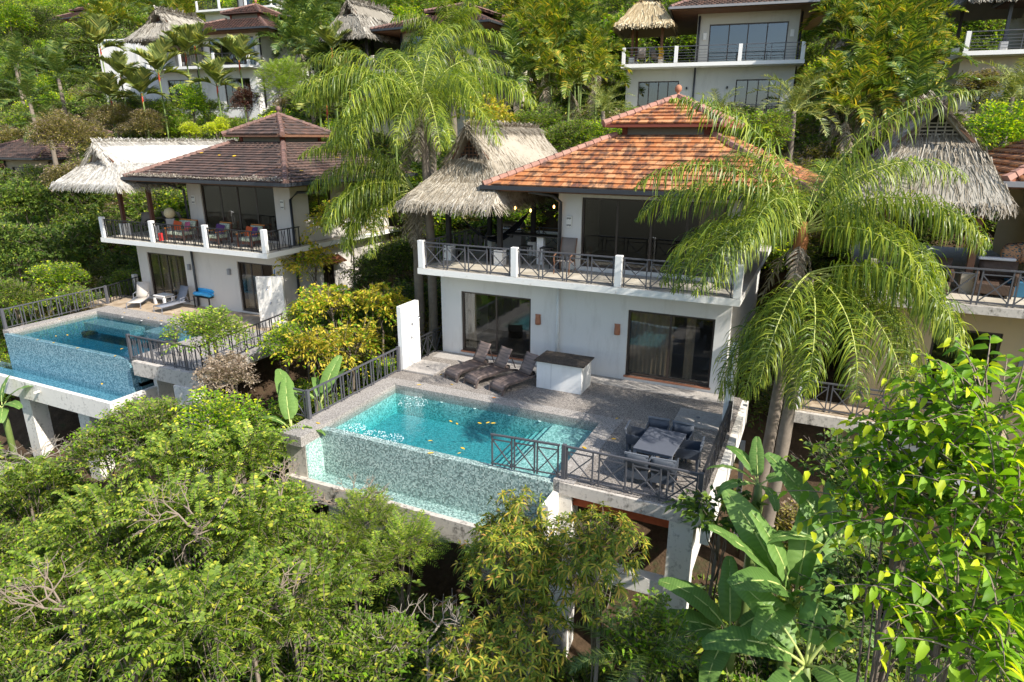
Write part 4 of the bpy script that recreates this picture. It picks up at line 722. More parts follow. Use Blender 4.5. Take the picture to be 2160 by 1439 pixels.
st = thing('side_table', 'small white plastic table between the two sling loungers', 'table', Pz(348, 640, 0)); box('top', 'white_plastic', st, -.38, -.3, .4, .38, .3, .45, bevel=.02); box('apron', 'white_plastic', st, -.33, -.25, .3, .33, .25, .4)
for sx in (-1, 1):
    for sy in (-1, 1): box('leg', 'white_plastic', st, sx*.33-.05, sy*.25-.05, 0, sx*.33+.05, sy*.25+.05, .31)
p = Pz(437, 648, 0); ft = thing('garden_table', 'dark slatted table under the blue pool float', 'table', p)
for k in range(6): box('slat', 'black_metal', ft, -.55+.19*k, -.28, .52, -.4+.19*k, .28, .55)
for sx in (-1, 1):
    for sy in (-1, 1): ubar('leg', (sx*.5, sy*.25, 0), (sx*.5, sy*.25, .52), .05, .05, 'black_metal', ft)
b = MB()
for k, (x, y, z, rr) in enumerate(((0, 0, .66, .12), (0, .22, .66, .11), (.05, -.2, .66, .1), (.05, .05, .82, .1))): b.tube([(x-.62, y, z), (x-.5, y, z+.01), (x, y+.03, z+.03), (x+.45, y, z), (x+.58, y-.02, z-.02)], [.04, rr, rr*1.1, rr, .04], 10)
o = b.obj('pool_float', 'blue_vinyl', None, True); o.location = p; tag(o, 'bright blue inflatable pool float folded on the dark table', 'float', kind=None)
bp = MB().tube([Vector((0, 0, 0)), Vector((.1, .25, 2.3))], .02, 6).obj('pool_pole', 'blue_pole'); bp.location = (-8.9, .35, 0); tag(bp, 'long blue pool pole leaning on the cream house wall', 'pole')
simple_chair('dark mesh chair on the blue pool deck behind its corner railing', (-8.9, -4.9, 0), R(150), 'sling_taupe', 'black_metal', 1.0)
# balcony furniture of the cream house
def sofa(label, x, y, w, cush):
    t = thing('armchair', label, 'armchair', L(x, y, 3.2)); t.rotation_euler = (0, 0, R(180)); h = w/2
    box('seat_cushion', 'leaf_print', t, -h+.05, -.3, .26, h-.05, .36, .42, bevel=.03); MB().sheet([[(-h+.06+(w-.12)*i/4, -.32-.12*k, .42+.42*k) for i in range(5)] for k in (0, .5, 1)]).obj('back_cushion', 'leaf_print', t, True, solid=.11); box('base', 'red_wood', t, -h+.03, -.32, .14, h-.03, .36, .258)
    MB().bar((-h, -.5, .88), (h, -.5, .88), .06, .04).obj('top_rail', 'orange_wood', t)
    for s in (-1, 1):
        MB().bar((s*h, -.42, .58), (s*h, .42, .56), .08, .035).obj('armrest', 'orange_wood', t)
        MB().bar((s*h, .36, 0), (s*h, .36, .54), .06).obj('leg', 'red_wood', t); MB().bar((s*h, -.4, 0), (s*h, -.48, .86), .06).obj('leg', 'red_wood', t)
    for k, (cx, m, nm, lb) in enumerate(cush):
        c = MB(); n = 7; g = [[((i/(n-1)-.5)*.44, (.075*(math.sin(math.pi*i/(n-1))*math.sin(math.pi*j/(n-1)))**.5)*sg, (j/(n-1)-.5)*.44) for i in range(n)] for sg in (1,) for j in range(n)]
        c.sheet(g); g2 = [[(x_, -y_, z_) for x_, y_, z_ in row][::-1] for row in g]; c.sheet(g2); o = c.obj('cushion', m, None, True); q_ = L(x-cx, y+.12, 3.2+.62); o.location = q_; o.rotation_euler = (R(-18), R(8-16*k), R(10-20*k)); tag(o, lb, 'cushion')
    return t
sofa('two-seat sofa with leaf-print cushions on the cream house balcony', 3.75, -.2, 1.15, [(.38, 'cushion_orange', '', 'orange cushion on the leaf-print sofa'), (-.3, 'cushion_pink', '', 'pink cushion on the leaf-print sofa')])
sofa('leaf-print armchair with a purple cushion on the cream house balcony', 6.15, -.2, .7, [(.0, 'cushion_purple', '', 'purple cushion on the middle armchair')]); sofa('leaf-print armchair with orange cushion in the balcony corner', 8.1, -.2, .75, [(.12, 'cushion_orange', '', 'tilted orange cushion on the corner armchair'), (-.15, 'cushion_purple', '', 'purple cushion behind the corner post')])
pd = thing('pedestal', 'grey tapered stone pedestal under the round stone ball', 'pedestal', L(2.75, .1, 3.2)); MB().lathe([(.2, 0), (.17, .1), (.26, .85), (.26, .9)], n=4).obj('plinth', 'grey_stone', pd); tag(MB().lathe([(.03, 0), (.17, .05), (.24, .18), (.25, .28), (.2, .42), (.08, .5), (.02, .51)], L(2.75, .1, 4.1), 18).obj('stone_ball', 'stone_ball', None, True), 'yellowish round stone ball on the grey pedestal', 'ball')
for i, (x, y, rz) in enumerate(((.2, .5, 200), (1.3, .7, 160), (.5, 1.9, 20), (1.5, 2.0, -20))): simple_chair('taupe dining chair on the cream house terrace, '+('front left behind the railing corner', 'front right by the red post', 'far left side of the table', 'far right side of the table')[i], L(x, y, 3.2), R(rz), 'sling_taupe', 'black_metal', 1.0, 'cream house terrace chairs')
dt = thing('terrace_table', 'round dark table among the taupe chairs under the white thatch', 'table', L(.9, 1.3, 3.2)); MB().lathe([(.5, .72), (.5, .75)], n=20).obj('top', 'black_metal', dt); MB().lathe([(.25, 0), (.05, .05), (.05, .72)], n=10).obj('stem', 'black_metal', dt)
tag(MB().lathe([(.12, 0), (.13, .3), (.1, .34)], L(3.05, -.75, 3.2), 8).obj('red_bag', 'red_cloth'), 'small red bag on the floor beside the leaf-print sofa', 'bag')
# ================================================================ right house things
dr_ = thing('side_terrace', 'lower terrace of the ochre house with mossy edge', 'terrace'); box('slab', 'beige_stone', dr_, 12.4, -1.0, .1, 17.6, .04, .3); box('edge', 'weathered_concrete', dr_, 12.35, -1.15, -.05, 17.6, -1.002, .28); box('corner_post', 'white_paint', dr_, 12.42, -.95, .3, 12.58, -.79, 1.25)
box('under_wall', 'white_plaster', dr_, 14.2, -.6, -3.5, 17.5, -.4, .1)
railing('thin railing on the lower terrace of the ochre house', (12.6, -.9, .3), (17.4, -.9, .3), .88, 7, 'x', name='deck_railing')
def wicker(label, loc, rz, w=.8):
    t = thing('wicker_armchair', label, 'armchair', loc, rz); h = w/2; box('shell', 'brown_wicker', t, -h, -.4, .08, h, .4, .36, bevel=.03); MB().sheet([[(-h+w*i/6, -.4-.06*k, .36+.5*k) for i in range(7)] for k in (0, .5, 1)]).obj('backrest', 'brown_wicker', t, True, solid=.06)
    for s in (-1, 1):
        box('arm', 'brown_wicker', t, s*h-.05, -.38, .36, s*h+.05, .4, .62, bevel=.02)
        for y in (-.34, .34): box('leg', 'brown_wicker', t, s*(h-.06)-.03, y-.03, 0, s*(h-.06)+.03, y+.03, .08)
    return t
p = RW(2.95, .4, 3.4); wicker('brown wicker armchair right of the wooden post on the ochre balcony', p, R(170), .85); o = box('towel', 'towel_white', None, -.42, -.09, 0, .42, .09, .08, bevel=.03); o.location = p+Vector((.02, .47, .86)); tag(o, 'rolled white towel on the wicker armchair back', 'towel')
wicker('brown wicker armchair at the left end of the ochre balcony', RW(.55, .2, 3.4), R(185), .85); wicker('brown wicker armchair in the middle of the ochre balcony behind the palm frond', RW(1.5, .3, 3.4), R(175), .85)
for i, (u, v) in enumerate(((2133, 536), (2152, 534))):
    p = Py(u, v, 1.2+i*.2); o = MB().lathe([(.02, -.08), (.2, -.07), (.3, 0), (.2, .07), (.02, .08)], n=18).obj('cushion', 'teal_print', None, True); o.location = p; o.rotation_euler = (R(75), R(15), R(20)); tag(o, 'round teal patterned cushion at the right edge, '+('front one', 'back one')[i], 'cushion')
p = RW(3.6, .6, 3.4); o = box('storage_box', 'blue_box', None, -.4, -.3, 0, .6, .3, .42, bevel=.03); o.location = p; tag(o, 'dark blue box below the round teal cushions', 'box')
ot = thing('ledge', 'pale stone counter slab on the ochre wall at the right edge', 'counter', RW(3.9, .6, 3.4)); box('top', 'grey_stone', ot, -.2, -.3, .95, 1.2, .3, 1.05); box('bracket', 'black_metal', ot, -.1, -.02, 0, -.05, .02, .95)
# uphill terrace things
for i, (x, y) in enumerate(((.9, -.2), (1.9, -.1))): simple_chair('dark chair under the small thatch of the uphill grey house, '+('left', 'right')[i], hw(OUR, RUR, (x, y, 3.4)), R(20-60*i), 'sling_taupe', 'black_metal', 1.0)
yb = MB(); yb.sheet([[(.1*math.sin(j)*.5+.3*(i/4-.5), .12*math.sin(i), .7*(j/4)) for i in range(5)] for j in range(5)]); o = yb.obj('yellow_towel', 'yellow_leaf', None, True, solid=.02); o.location = hw(OUR, RUR, (2.1, .2, 3.8)); tag(o, 'yellow cloth hanging at the uphill grey house terrace', 'towel')
o = box('chair_towel', 'towel_blue', None, -.25, -.03, -.45, .25, .03, .05, bevel=.01); o.location = hw(OUM, RUM, (2.7, -.9, 4.25)); tag(o, 'pale blue towel hung on the beige uphill balcony', 'towel')
for i, x in enumerate((1.9, 2.7)): simple_chair('dark chair on the beige uphill balcony, '+('left', 'right, with the towel')[i], hw(OUM, RUM, (x, -.5, 3.4)), R(180), 'sling_taupe', 'black_metal', .95)
# fallen leaves and petals
lf = MB(); lf.v = [(-.09, 0, .004), (-.03, -.035, .01), (.05, -.03, .012), (.1, 0, .006), (.05, .03, .012), (-.03, .035, .01), (0, 0, .002)]; lf.f = [(6, 0, 1), (6, 1, 2), (6, 2, 3), (6, 3, 4), (6, 4, 5), (6, 5, 0)]; lme = lf.mesh('fallen_leaf', 'yellow_leaf'); ome = lf.mesh('fallen_leaf', 'orange_petal')
def fall(pts, z, label, group, me=lme, nm='fallen_leaf', cat='leaf'):
    for u, v in pts:
        p = Pz(u, v, z); o = link(nm, me); o.location = p; o.rotation_euler = (0, 0, random.random()*6); o.scale = (.6+random.random()*.4,)*3; tag(o, label, cat, group)
fall([(951, 889), (964, 894), (1012, 893), (1029, 892), (1041, 893), (907, 930), (908, 956), (969, 956), (976, 946)], -.07, 'yellow leaf floating on the turquoise pool water', 'leaves on the turquoise pool')
fall([(884, 812), (930, 790), (953, 811), (1301, 883), (1294, 926), (1233, 945), (671, 893), (1350, 1009)], .01, 'yellow leaf fallen on the grey pool deck', 'leaves on the grey deck')
fall([(118, 709), (142, 707), (257, 736), (113, 723), (79, 717), (164, 734), (243, 751), (215, 810)], -.07, 'yellow leaf on the blue pool or its edge', 'leaves on the blue pool')
fall([(262, 660), (125, 673), (313, 671), (340, 677), (327, 671)], .01, 'yellow leaf fallen on the coping of the blue pool', 'leaves on the blue pool coping')
fall([(1042, 839), (1423, 1009)], .01, 'small orange petal on the grey pool deck', 'orange petals', ome, 'petal', 'petal')

lg = Geo(); n = 2200; t_ = RNG.random(n); up_ = np.abs(RNG.normal(0, .16, n)); e0, e1 = hw(OL, 0, (1.75, -1.1, 6.03)), hw(OL, 0, (11.3, -1.1, 6.03)); sl_ = (7.55-6.03)/(3.5+1.1)
pp = np.stack([e0.x+(e1.x-e0.x)*t_, e0.y+up_*(.7+.6*np.sin(t_*9)), e0.z+.07+up_*(.7+.6*np.sin(t_*9))*sl_+.02*RNG.random(n)], 1); d_ = RNG.normal(0, 1, (n, 3))*[1, 1, .3]; d_ /= np.linalg.norm(d_, axis=1, keepdims=True); s_ = np.cross(d_, [0, 0, 1.]); l_ = .05+.07*RNG.random((n, 1))
lg.add(np.stack([pp, pp+d_*l_*.5+s_*l_*.25, pp+d_*l_+[0, 0, .02], pp+d_*l_*.5-s_*l_*.25], 1), np.arange(n*4).reshape(n, 4)); tag(lg.obj('leaf_litter', ['pale_straw']), 'band of pale dry leaf litter along the brown roof eave', 'leaf litter', kind='stuff')
for u, v in ((425, 326), (463, 331), (494, 333), (495, 332), (585, 357), (636, 363), (476, 350), (540, 347), (712, 335)):
    p = Py(u, v, 1.5); y_ = .9+(p.z-6.03)/sl_-1.1; p = Py(u, v, y_); y_ = .9+(p.z-6.03)/sl_-1.1; p = Py(u, v, y_); o = link('fallen_leaf', lme); o.location = (p.x, p.y, 6.03+(p.y-.9+1.1)*sl_+.075) if p.x < -8 else (p.x, p.y, p.z+.05); o.rotation_euler = (R(18), 0, random.random()*6); tag(o, 'yellow leaf lying on the brown tiled roof', 'leaf', 'leaves on the brown roof')
# ================================================================ ground sheet
def axis(lo, hi, fine0, fine1, step, grow=1.25):
    a = list(np.arange(fine0, fine1+.01, step)); s = step
    while a[-1] < hi: s *= grow; a.append(a[-1]+s)
    s = step; b = [fine0]
    while b[-1] > lo: s *= grow; b.append(b[-1]-s)
    return np.array(b[:0:-1]+a)
gx = axis(-400, 400, -50, 32, .8); gy = axis(-300, 500, -16, 48, .8); X, Y = np.meshgrid(gx, gy); Z = ground(X, Y)
g = Geo(); nx, ny = len(gx), len(gy); idx = np.arange(nx*ny).reshape(ny, nx); g.add(np.stack([X, Y, Z], -1), np.stack([idx[:-1, :-1], idx[:-1, 1:], idx[1:, 1:], idx[1:, :-1]], -1).reshape(-1, 4))
tag(g.obj('ground', ['soil'], smooth=True), kind='structure')
# ================================================================ plants
def nrm(a): return a/np.maximum(np.linalg.norm(a, axis=-1, keepdims=True), 1e-9)
UP = np.array([0, 0, 1.])
def kite(g, b, D, N, L, W, fold=.18, droop=.15, mi=0):
    n = len(b); D = nrm(D); S = nrm(np.cross(D, N)); N = np.cross(S, D); L = np.broadcast_to(np.asarray(L, float), n)[:, None]; W = np.broadcast_to(np.asarray(W, float), n)[:, None]
    m = b+D*L*.42; t = b+D*L-UP*L*droop; V = np.stack([b, m+S*W*.5+N*W*fold, t, m-S*W*.5+N*W*fold], 1); k = (np.arange(n)*4)[:, None, None]+np.array([[0, 1, 2], [0, 2, 3]]); g.add(V, k.reshape(-1, 3), mi)
def bigleaf(g, b, D, N, L, W, fold=.15, droop=.35, mi=0):
    n = len(b); D = nrm(D); S = nrm(np.cross(D, N)); N = np.cross(S, D); L = np.broadcast_to(np.asarray(L, float), n)[:, None]; W = np.broadcast_to(np.asarray(W, float), n)[:, None]
    P = lambda t: b+D*L*t-UP*L*droop*t*t
    m0, m1, m2, m3 = b, P(.3), P(.68), P(1.); r1, l1 = m1+S*W*.48+N*W*fold, m1-S*W*.48+N*W*fold; r2, l2 = m2+S*W*.42+N*W*fold, m2-S*W*.42+N*W*fold
    V = np.stack([m0, m1, m2, m3, r1, l1, r2, l2], 1); k = (np.arange(n)*8)[:, None, None]
    g.add(V, [(k+np.array([[0, 4, 1], [0, 1, 5], [2, 6, 3], [2, 3, 7]])).reshape(-1, 3), (k+np.array([[1, 4, 6, 2], [1, 2, 7, 5]])).reshape(-1, 4)], mi)
def ribbons(g, b, D, S, L, W, hang, K=3, mi=0, curl=0.):
    n = len(b); D = nrm(D); L = np.broadcast_to(np.asarray(L, float), n)[:, None]; W = np.broadcast_to(np.asarray(W, float), n)[:, None]; hang = np.broadcast_to(np.asarray(hang, float), n)[:, None]
    V = []; p = b.copy(); d = D.copy(); seg = L/K
    for k in range(K):
        t = k/K; w = W*(.75 if k == 0 else 1.-.55*(t-.33)); s = nrm(S-d*(S*d).sum(1, keepdims=True)); V += [p-s*w*.5, p+s*w*.5]; p = p+d*seg; d = nrm(d-UP*hang*(1.6/K))
    V.append(p); V = np.stack(V, 1); m = 2*K+1; k0 = (np.arange(n)*m)[:, None, None]
    q = np.array([[2*k, 2*k+1, 2*k+3, 2*k+2] for k in range(K-1)]); g.add(V, [(k0+q).reshape(-1, 4), (k0+np.array([[2*K-2, 2*K-1, 2*K]])).reshape(-1, 3)], mi)
def prisms(g, a, b, r0, r1, mi=0):
    n = len(a); d = nrm(b-a); s = nrm(np.cross(d, [.3, .5, .81])); u = np.cross(d, s); r0 = np.broadcast_to(np.asarray(r0, float), n)[:, None]; r1 = np.broadcast_to(np.asarray(r1, float), n)[:, None]; V = []
    for p, r in ((a, r0), (b, r1)):
        for t in (0, 2.094, 4.189): V.append(p+(s*math.cos(t)+u*math.sin(t))*r)
    V = np.stack(V, 1); k = (np.arange(n)*6)[:, None, None]; g.add(V, (k+np.array([[0, 1, 4, 3], [1, 2, 5, 4], [2, 0, 3, 5]])).reshape(-1, 4), mi)
def rdir(rng, n): return nrm(rng.normal(0, 1, (n, 3)))
def crown_points(rng, n, R3, nl, lr=(.3, .5), upper=-.35, core=.62, sharp=None):
    R3 = np.array(R3); c = rdir(rng, nl)*rng.uniform(.3, core, (nl, 1)); c[:, 2] = np.abs(c[:, 2])*.9-.25+rng.uniform(-.1, .25, nl); r = rng.uniform(*lr, nl); k = rng.choice(nl, n, p=r**2/(r**2).sum()); d = rdir(rng, n)
    bad = d[:, 2] < upper; d[bad, 2] *= -1; rad = r[k]*(.55+.5*np.sqrt(rng.random(n))); p = c[k]+d*rad[:, None]; out = nrm(p*.5+d); return p*R3, out, c*R3
# --- crown meshes -----------------------------------------------------------------
def crown(style, R3, seed, dens=1., mats=('leaf_mid',), leaf=.1):
    rng = np.random.default_rng(seed); g = Geo(); R3 = np.array(R3, float); A = 4*math.pi*(R3.prod())**(2/3)
    if style in ('broad', 'small', 'whorl'):
        nl = 6 if style == 'small' else 9; n = int(A*dens*({'broad': 2.0, 'small': 1.8, 'whorl': 1.5}[style])/(leaf*leaf)*.22); P, O, C = crown_points(rng, n, R3, nl); D = nrm(O*.8+UP*.3+rng.normal(0, .35, (n, 3)))
        if style == 'whorl':
            m = 9; tl = leaf*1.2; tip = P+D*tl; prisms(g, P-D*tl, tip, .006, .004, len(mats)-1); S = nrm(np.cross(D, UP+.01)); U = np.cross(S, D)
            for i in range(m):
                a = 6.283*i/m+rng.random(n); e = rng.uniform(.2, 1.0, n); dd = D*e[:, None]+(S*np.cos(a)[:, None]+U*np.sin(a)[:, None]); bigleaf(g, tip, dd, nrm(D+UP*.5), leaf*(.8+.5*rng.random(n)), leaf*.2, .1, .55, 0 if i < m-1 or len(mats) < 3 else 1)
        else:
            m = 6; tl = leaf*(3.2 if style == 'broad' else 2.5); S = nrm(np.cross(D, UP+.01)); U = nrm(np.cross(S, D))
            prisms(g, P, P+D*tl, .005, .003, len(mats)-1)
            for i in range(m):
                t = (i+.6)/m; s = (-1)**i; b = P+D*tl*t-UP*(.25*tl*t*t); dd = S*s*.8+D*.55+rng.normal(0, .28, (n, 3))-UP*.12; kite(g, b, dd, nrm(U+UP*.6+rng.normal(0, .3, (n, 3))), leaf*(.7+.6*rng.random(n)), leaf*(.5 if style == 'broad' else .55), .15, .2, 0 if (len(mats) < 3 or i < m-1) else 1)
    elif style == 'pinnate':     # long arching branches with opposite leaves
        n = int(A*dens*9.5); P, O, C = crown_points(rng, n, R3, 9, (.3, .5), -.2); D = nrm(O*.6+UP*.6+rng.normal(0, .33, (n, 3))); m = 13; tl = (rng.uniform(.55, 1.05, n)+(rng.random(n) < .3)*rng.uniform(.3, .8, n))[:, None]; S = nrm(np.cross(D, UP+.01)); U = nrm(np.cross(S, D)); prev = pv = P
        for i in range(m):
            t = (i+1)/m; b = P+D*tl*t-UP*(.55*tl*t*t); 
            tang = nrm(b-prev)
            if i % 3 == 0: prisms(g, pv, b, .007*(1.15-t)+.002, .007*(1.1-t)+.002, len(mats)-1); pv = b
            prev = b; sz = leaf*(.75+.5*math.sin(math.pi*min(1, t+.05)))
            for s in (-1, 1): kite(g, b, S*s*.9+tang*.4+rng.normal(0, .12, (n, 3)), nrm(U+UP*.5+rng.normal(0, .15, (n, 3))), sz*(.85+.3*rng.random(n)), sz*.5, .15, .25, 0 if (len(mats) < 3 or i < m-1) else 1)
    elif style == 'feather':     # bipinnate, fine
        n = int(A*dens*17); P, O, C = crown_points(rng, n, R3, 8, (.3, .5), -.3); D = nrm(O*.8+UP*.1+rng.normal(0, .3, (n, 3))*[1, 1, .5]); m = 9; tl = rng.uniform(.28, .5, n)[:, None]; S = nrm(np.cross(D, UP+.01)); U = nrm(np.cross(S, D))
        prisms(g, P-D*.15, P+D*tl*.9, .004, .002, len(mats)-1)
        for i in range(m):
            t = (i+.5)/m; b = P+D*tl*t-UP*(.3*tl*t*t); l = leaf*1.3*math.sin(math.pi*(.2+.75*t))
            for s in (-1, 1): kite(g, b, S*s+D*.45+rng.normal(0, .08, (n, 3)), nrm(U+rng.normal(0, .1, (n, 3))), l*(.8+.4*rng.random(n)), leaf*.24, .05, .15)
    elif style == 'hang':        # big hanging leaves along branches
        n = int(A*dens*9.5); P, O, C = crown_points(rng, n, R3, 9, (.3, .5), -.15); D = nrm(O*.8+UP*.35+rng.normal(0, .3, (n, 3))); m = 8; tl = rng.uniform(.5, 1.0, n)[:, None]; S = nrm(np.cross(D, UP+.01)); U = nrm(np.cross(S, D)); prev = P
        for i in range(m):
            t = (i+1)/m; b = P+D*tl*t-UP*(.45*tl*t*t); prisms(g, prev, b, .009*(1.15-t)+.002, .009*(1.1-t)+.002, len(mats)-1); prev = b; s = (-1)**i; sz = leaf*(.8+.4*rng.random(n))*(1.1-.35*t)
            bigleaf(g, b, S*s*.75+D*.45-UP*.25+rng.normal(0, .22, (n, 3)), nrm(U+UP*.5+rng.normal(0, .25, (n, 3))), sz, sz*.48, .16, .5, 0 if (len(mats) < 3 or i < m-1) else 1)
    elif style == 'fish':        # bipinnate fronds with wedge leaflets
        n = int(A*dens*3.6); P, O, C = crown_points(rng, n, R3, 8, (.3, .5), -.2); D = nrm(O*.9+UP*.35+rng.normal(0, .25, (n, 3))); m = 8; tl = rng.uniform(.7, 1.2, n)[:, None]; S = nrm(np.cross(D, UP+.01)); U = nrm(np.cross(S, D)); prisms(g, P-D*.1, P+D*tl*.6, .01, .006, len(mats)-1)
        for i in range(m):
            t = (i+.7)/m; b = P+D*tl*t-UP*(.5*tl*t*t)
            for s in (-1, 1):
                for q in (.5, 1.):
                    bb = b+S*s*leaf*1.1*q*(1.1-t*.6)-UP*leaf*.2*q; kite(g, bb, S*s*.5+D*.5-UP*.35+rng.normal(0, .3, (n, 3)), nrm(U+rng.normal(0, .35, (n, 3))), leaf*(.75+.5*rng.random(n)), leaf*.42, .1, .15, 0 if rng.random() < .8 or len(mats) < 3 else 1)
    return g, C if style != 'none' else None
CR = {}
def crown_mesh(style, R3, var, dens, mats, leaf):
    k = (style, tuple(np.round(R3, 1)), var, dens, mats, leaf)
    if k not in CR: g, C = crown(style, R3, hash((style, var)) % 9999 if False else sum(map(ord, style))*7+var*131+int(R3[0]*10), dens, mats, leaf); CR[k] = (g.mesh('crown', mats), C)
    return CR[k]
def trunk_obj(parent, h, top, C, r=.08, mat='bark', bend=.15, seed=0):
    rng = random.Random(seed); b = MB(); mid = Vector((rng.uniform(-bend, bend), rng.uniform(-bend, bend), h*.5)); b.tube([(0, 0, -.5), mid*.6, mid+Vector((0, 0, h*.2)), (0, 0, h)], [r*1.25, r, r*.8, r*.55], 8)
    for c in C[:8]:
        e = Vector((*c[:2], h+c[2])); s = Vector((0, 0, h*rng.uniform(.55, .9))); m_ = s.lerp(e, .5)+Vector((rng.uniform(-.1, .1), rng.uniform(-.1, .1), rng.uniform(0, .15))); b.tube([s, m_, e], [r*.4, r*.25, r*.1], 6)
    return b.obj('trunk', mat, parent, True)
PL = {'shrub': ('broad', ('leaf_mid', 'leaf_bright', 'twig'), .11)}
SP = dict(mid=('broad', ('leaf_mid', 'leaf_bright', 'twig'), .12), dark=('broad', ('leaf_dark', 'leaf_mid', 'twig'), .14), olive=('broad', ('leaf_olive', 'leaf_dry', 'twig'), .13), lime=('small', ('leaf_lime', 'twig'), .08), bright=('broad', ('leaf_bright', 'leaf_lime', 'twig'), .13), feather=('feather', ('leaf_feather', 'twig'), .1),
    mango=('whorl', ('leaf_mango', 'leaf_new', 'twig'), .16), pinn=('pinnate', ('leaf_mid', 'leaf_bright', 'twig'), .1), hang=('hang', ('leaf_bright', 'leaf_lime', 'twig'), .175), fish=('fish', ('leaf_yellow', 'leaf_bright', 'twig'), .17), fishdark=('fish', ('leaf_dark', 'leaf_mid', 'twig'), .2), dry=('broad', ('leaf_dry', 'twig'), .1), red=('broad', ('leaf_red', 'twig'), .12), far=('broad', ('leaf_mid', 'leaf_bright', 'twig'), .22), fardark=('broad', ('leaf_dark', 'leaf_mid', 'twig'), .24), farbright=('broad', ('leaf_bright', 'leaf_lime', 'twig'), .22))
NPL = [0]
def plant(name, label, u, v, y, R3, sp, cat='tree', dens=1., var=None, rz=None, bark='bark', group=None, tr=.05, xyz=None):
    NPL[0] += 1; i = NPL[0]; c = Vector(xyz) if xyz is not None else Py(u, v, y); gr_ = min(gz(c.x, c.y), c.z-R3[2]*.7); t = thing(name, label, cat, (c.x, c.y, gr_), 0, group); st, mats, lf_ = SP[sp]
    me, C = crown_mesh(st, R3, (i % 3) if var is None else var, dens, mats, lf_); h = c.z-gr_; o = link('crown', me, t); o.location = (0, 0, h); a = (i*2.399) % 6.283 if rz is None else rz; o.rotation_euler = (0, 0, a)
    ca, sa = math.cos(a), math.sin(a); C2 = [(ca*x-sa*y_, sa*x+ca*y_, z) for x, y_, z in C]; trunk_obj(t, h, None, C2, tr, bark, seed=i); return t
# --- palms -------------------------------------------------------------------------
def frond_mesh(L, e0, e1, n, ll, lw, hang, spread, mat, rach='green_stem', seed=0, K=3, planes=.3, vee=.2, start=.12, rr=.022, tipw=.35, jit=.12):
    rng = np.random.default_rng(seed); g = Geo(); m = 24; pts = [np.zeros(3)]
    for i in range(m): e = math.radians(e0+(e1-e0)*((i+.5)/m)**1.15); pts.append(pts[-1]+np.array([math.cos(e), 0, math.sin(e)])*L/m)
    pts = np.array(pts); rad = np.linspace(rr, rr*.2, m+1); prisms(g, pts[:-1], pts[1:], rad[:-1], rad[1:], 1)
    t = np.linspace(start, .995, n); f = t*m; k = np.minimum(f.astype(int), m-1); b = pts[k]+(pts[k+1]-pts[k])*(f-k)[:, None]; T = nrm(pts[k+1]-pts[k]); side = np.array([0, 1., 0]); U = nrm(np.cross(T, side))
    U[U[:, 2] < 0] *= -1
    for s in (-1, 1):
        ph = rng.normal(0, planes, n); l = ll*(np.sin(np.pi*(.16+.78*t))**.7)*(.85+.3*rng.random(n))*np.where(t > .9, tipw+(1-tipw)*(1-t)/.1, 1); D = side*s*math.cos(spread)+T*math.sin(spread)+U*(vee+ph)[:, None]+rng.normal(0, jit, (n, 3)); ribbons(g, b, D, T+rng.normal(0, .15, (n, 3)), l, lw, hang*(.7+.6*rng.random(n)), K, 0)
    return g.mesh('frond', [mat, rach])
FR = {}
def frond_set(kind):
    if kind in FR: return FR[kind]
    A = []
    if kind == 'queen':   # long fronds with hanging leaflets
        for i, (e0, e1) in enumerate(((78, 0), (62, -35), (45, -55), (25, -75), (0, -85), (-35, -88))): A.append(frond_mesh((4.7, 4.7, 4.3, 3.9, 3.7, 3.5)[i], e0, e1, 100, .88, .024, 2.2, .45, 'palm_green', 'lime_stem', i, 4, .65, .15, .14, .028))
    elif kind == 'queenfar':
        for i, (e0, e1) in enumerate(((80, 10), (62, -35), (42, -60), (15, -80), (-30, -88))): A.append(frond_mesh(4.4, e0, e1, 80, 1.0, .05, 2.0, .45, 'palm_green', 'lime_stem', i, 3, .4, .15, .14, .03))
    elif kind == 'areca':
        for i, (e0, e1) in enumerate(((82, 20), (70, -25), (55, -50), (35, -70))): A.append(frond_mesh(2.5, e0, e1, 42, .55, .055, .35, .75, 'palm_yellow', 'lime_stem', i, 3, .08, .35, .2, .02))
    elif kind == 'arecagreen':
        for i, (e0, e1) in enumerate(((82, 20), (70, -25), (55, -50), (35, -70))): A.append(frond_mesh(2.6, e0, e1, 42, .6, .06, .45, .7, 'palm_dark', 'green_stem', i, 3, .1, .3, .2, .02))
    elif kind == 'dry':
        for i, (e0, e1) in enumerate(((-50, -85), (-65, -88))): A.append(frond_mesh(2.0, e0, e1, 26, .4, .05, .9, .6, 'palm_dry', 'twig', i, 3, .3, .1))
    elif kind == 'lipstick':
        for i, (e0, e1) in enumerate(((80, 45), (66, 15), (48, -15), (28, -40))): A.append(frond_mesh(1.8, e0, e1, 28, .8, .105, .15, .85, 'palm_blue', 'green_stem', i, 3, .05, .25, .22, .02, .8, .06))
    elif kind == 'date':
        for i, (e0, e1) in enumerate(((80, 0), (60, -30), (40, -50), (15, -70))): A.append(frond_mesh(1.5, e0, e1, 46, .26, .018, .3, .6, 'palm_blue', 'lime_stem', i, 2, .25, .25, .12, .014))
    elif kind == 'cycad':
        for i, (e0, e1) in enumerate(((70, 0), (45, -30), (20, -50))): A.append(frond_mesh(1.3, e0, e1, 44, .22, .016, .2, .5, 'palm_dark', 'green_stem', i, 2, .1, .2, .1, .012))
    elif kind == 'bigdark':
        for i, (e0, e1) in enumerate(((80, 40), (62, -5), (45, -35), (25, -60))): A.append(frond_mesh(3.6, e0, e1, 55, .75, .06, .5, .6, 'palm_dark', 'green_stem', i, 3, .15, .25, .15, .03))
    FR[kind] = A; return A
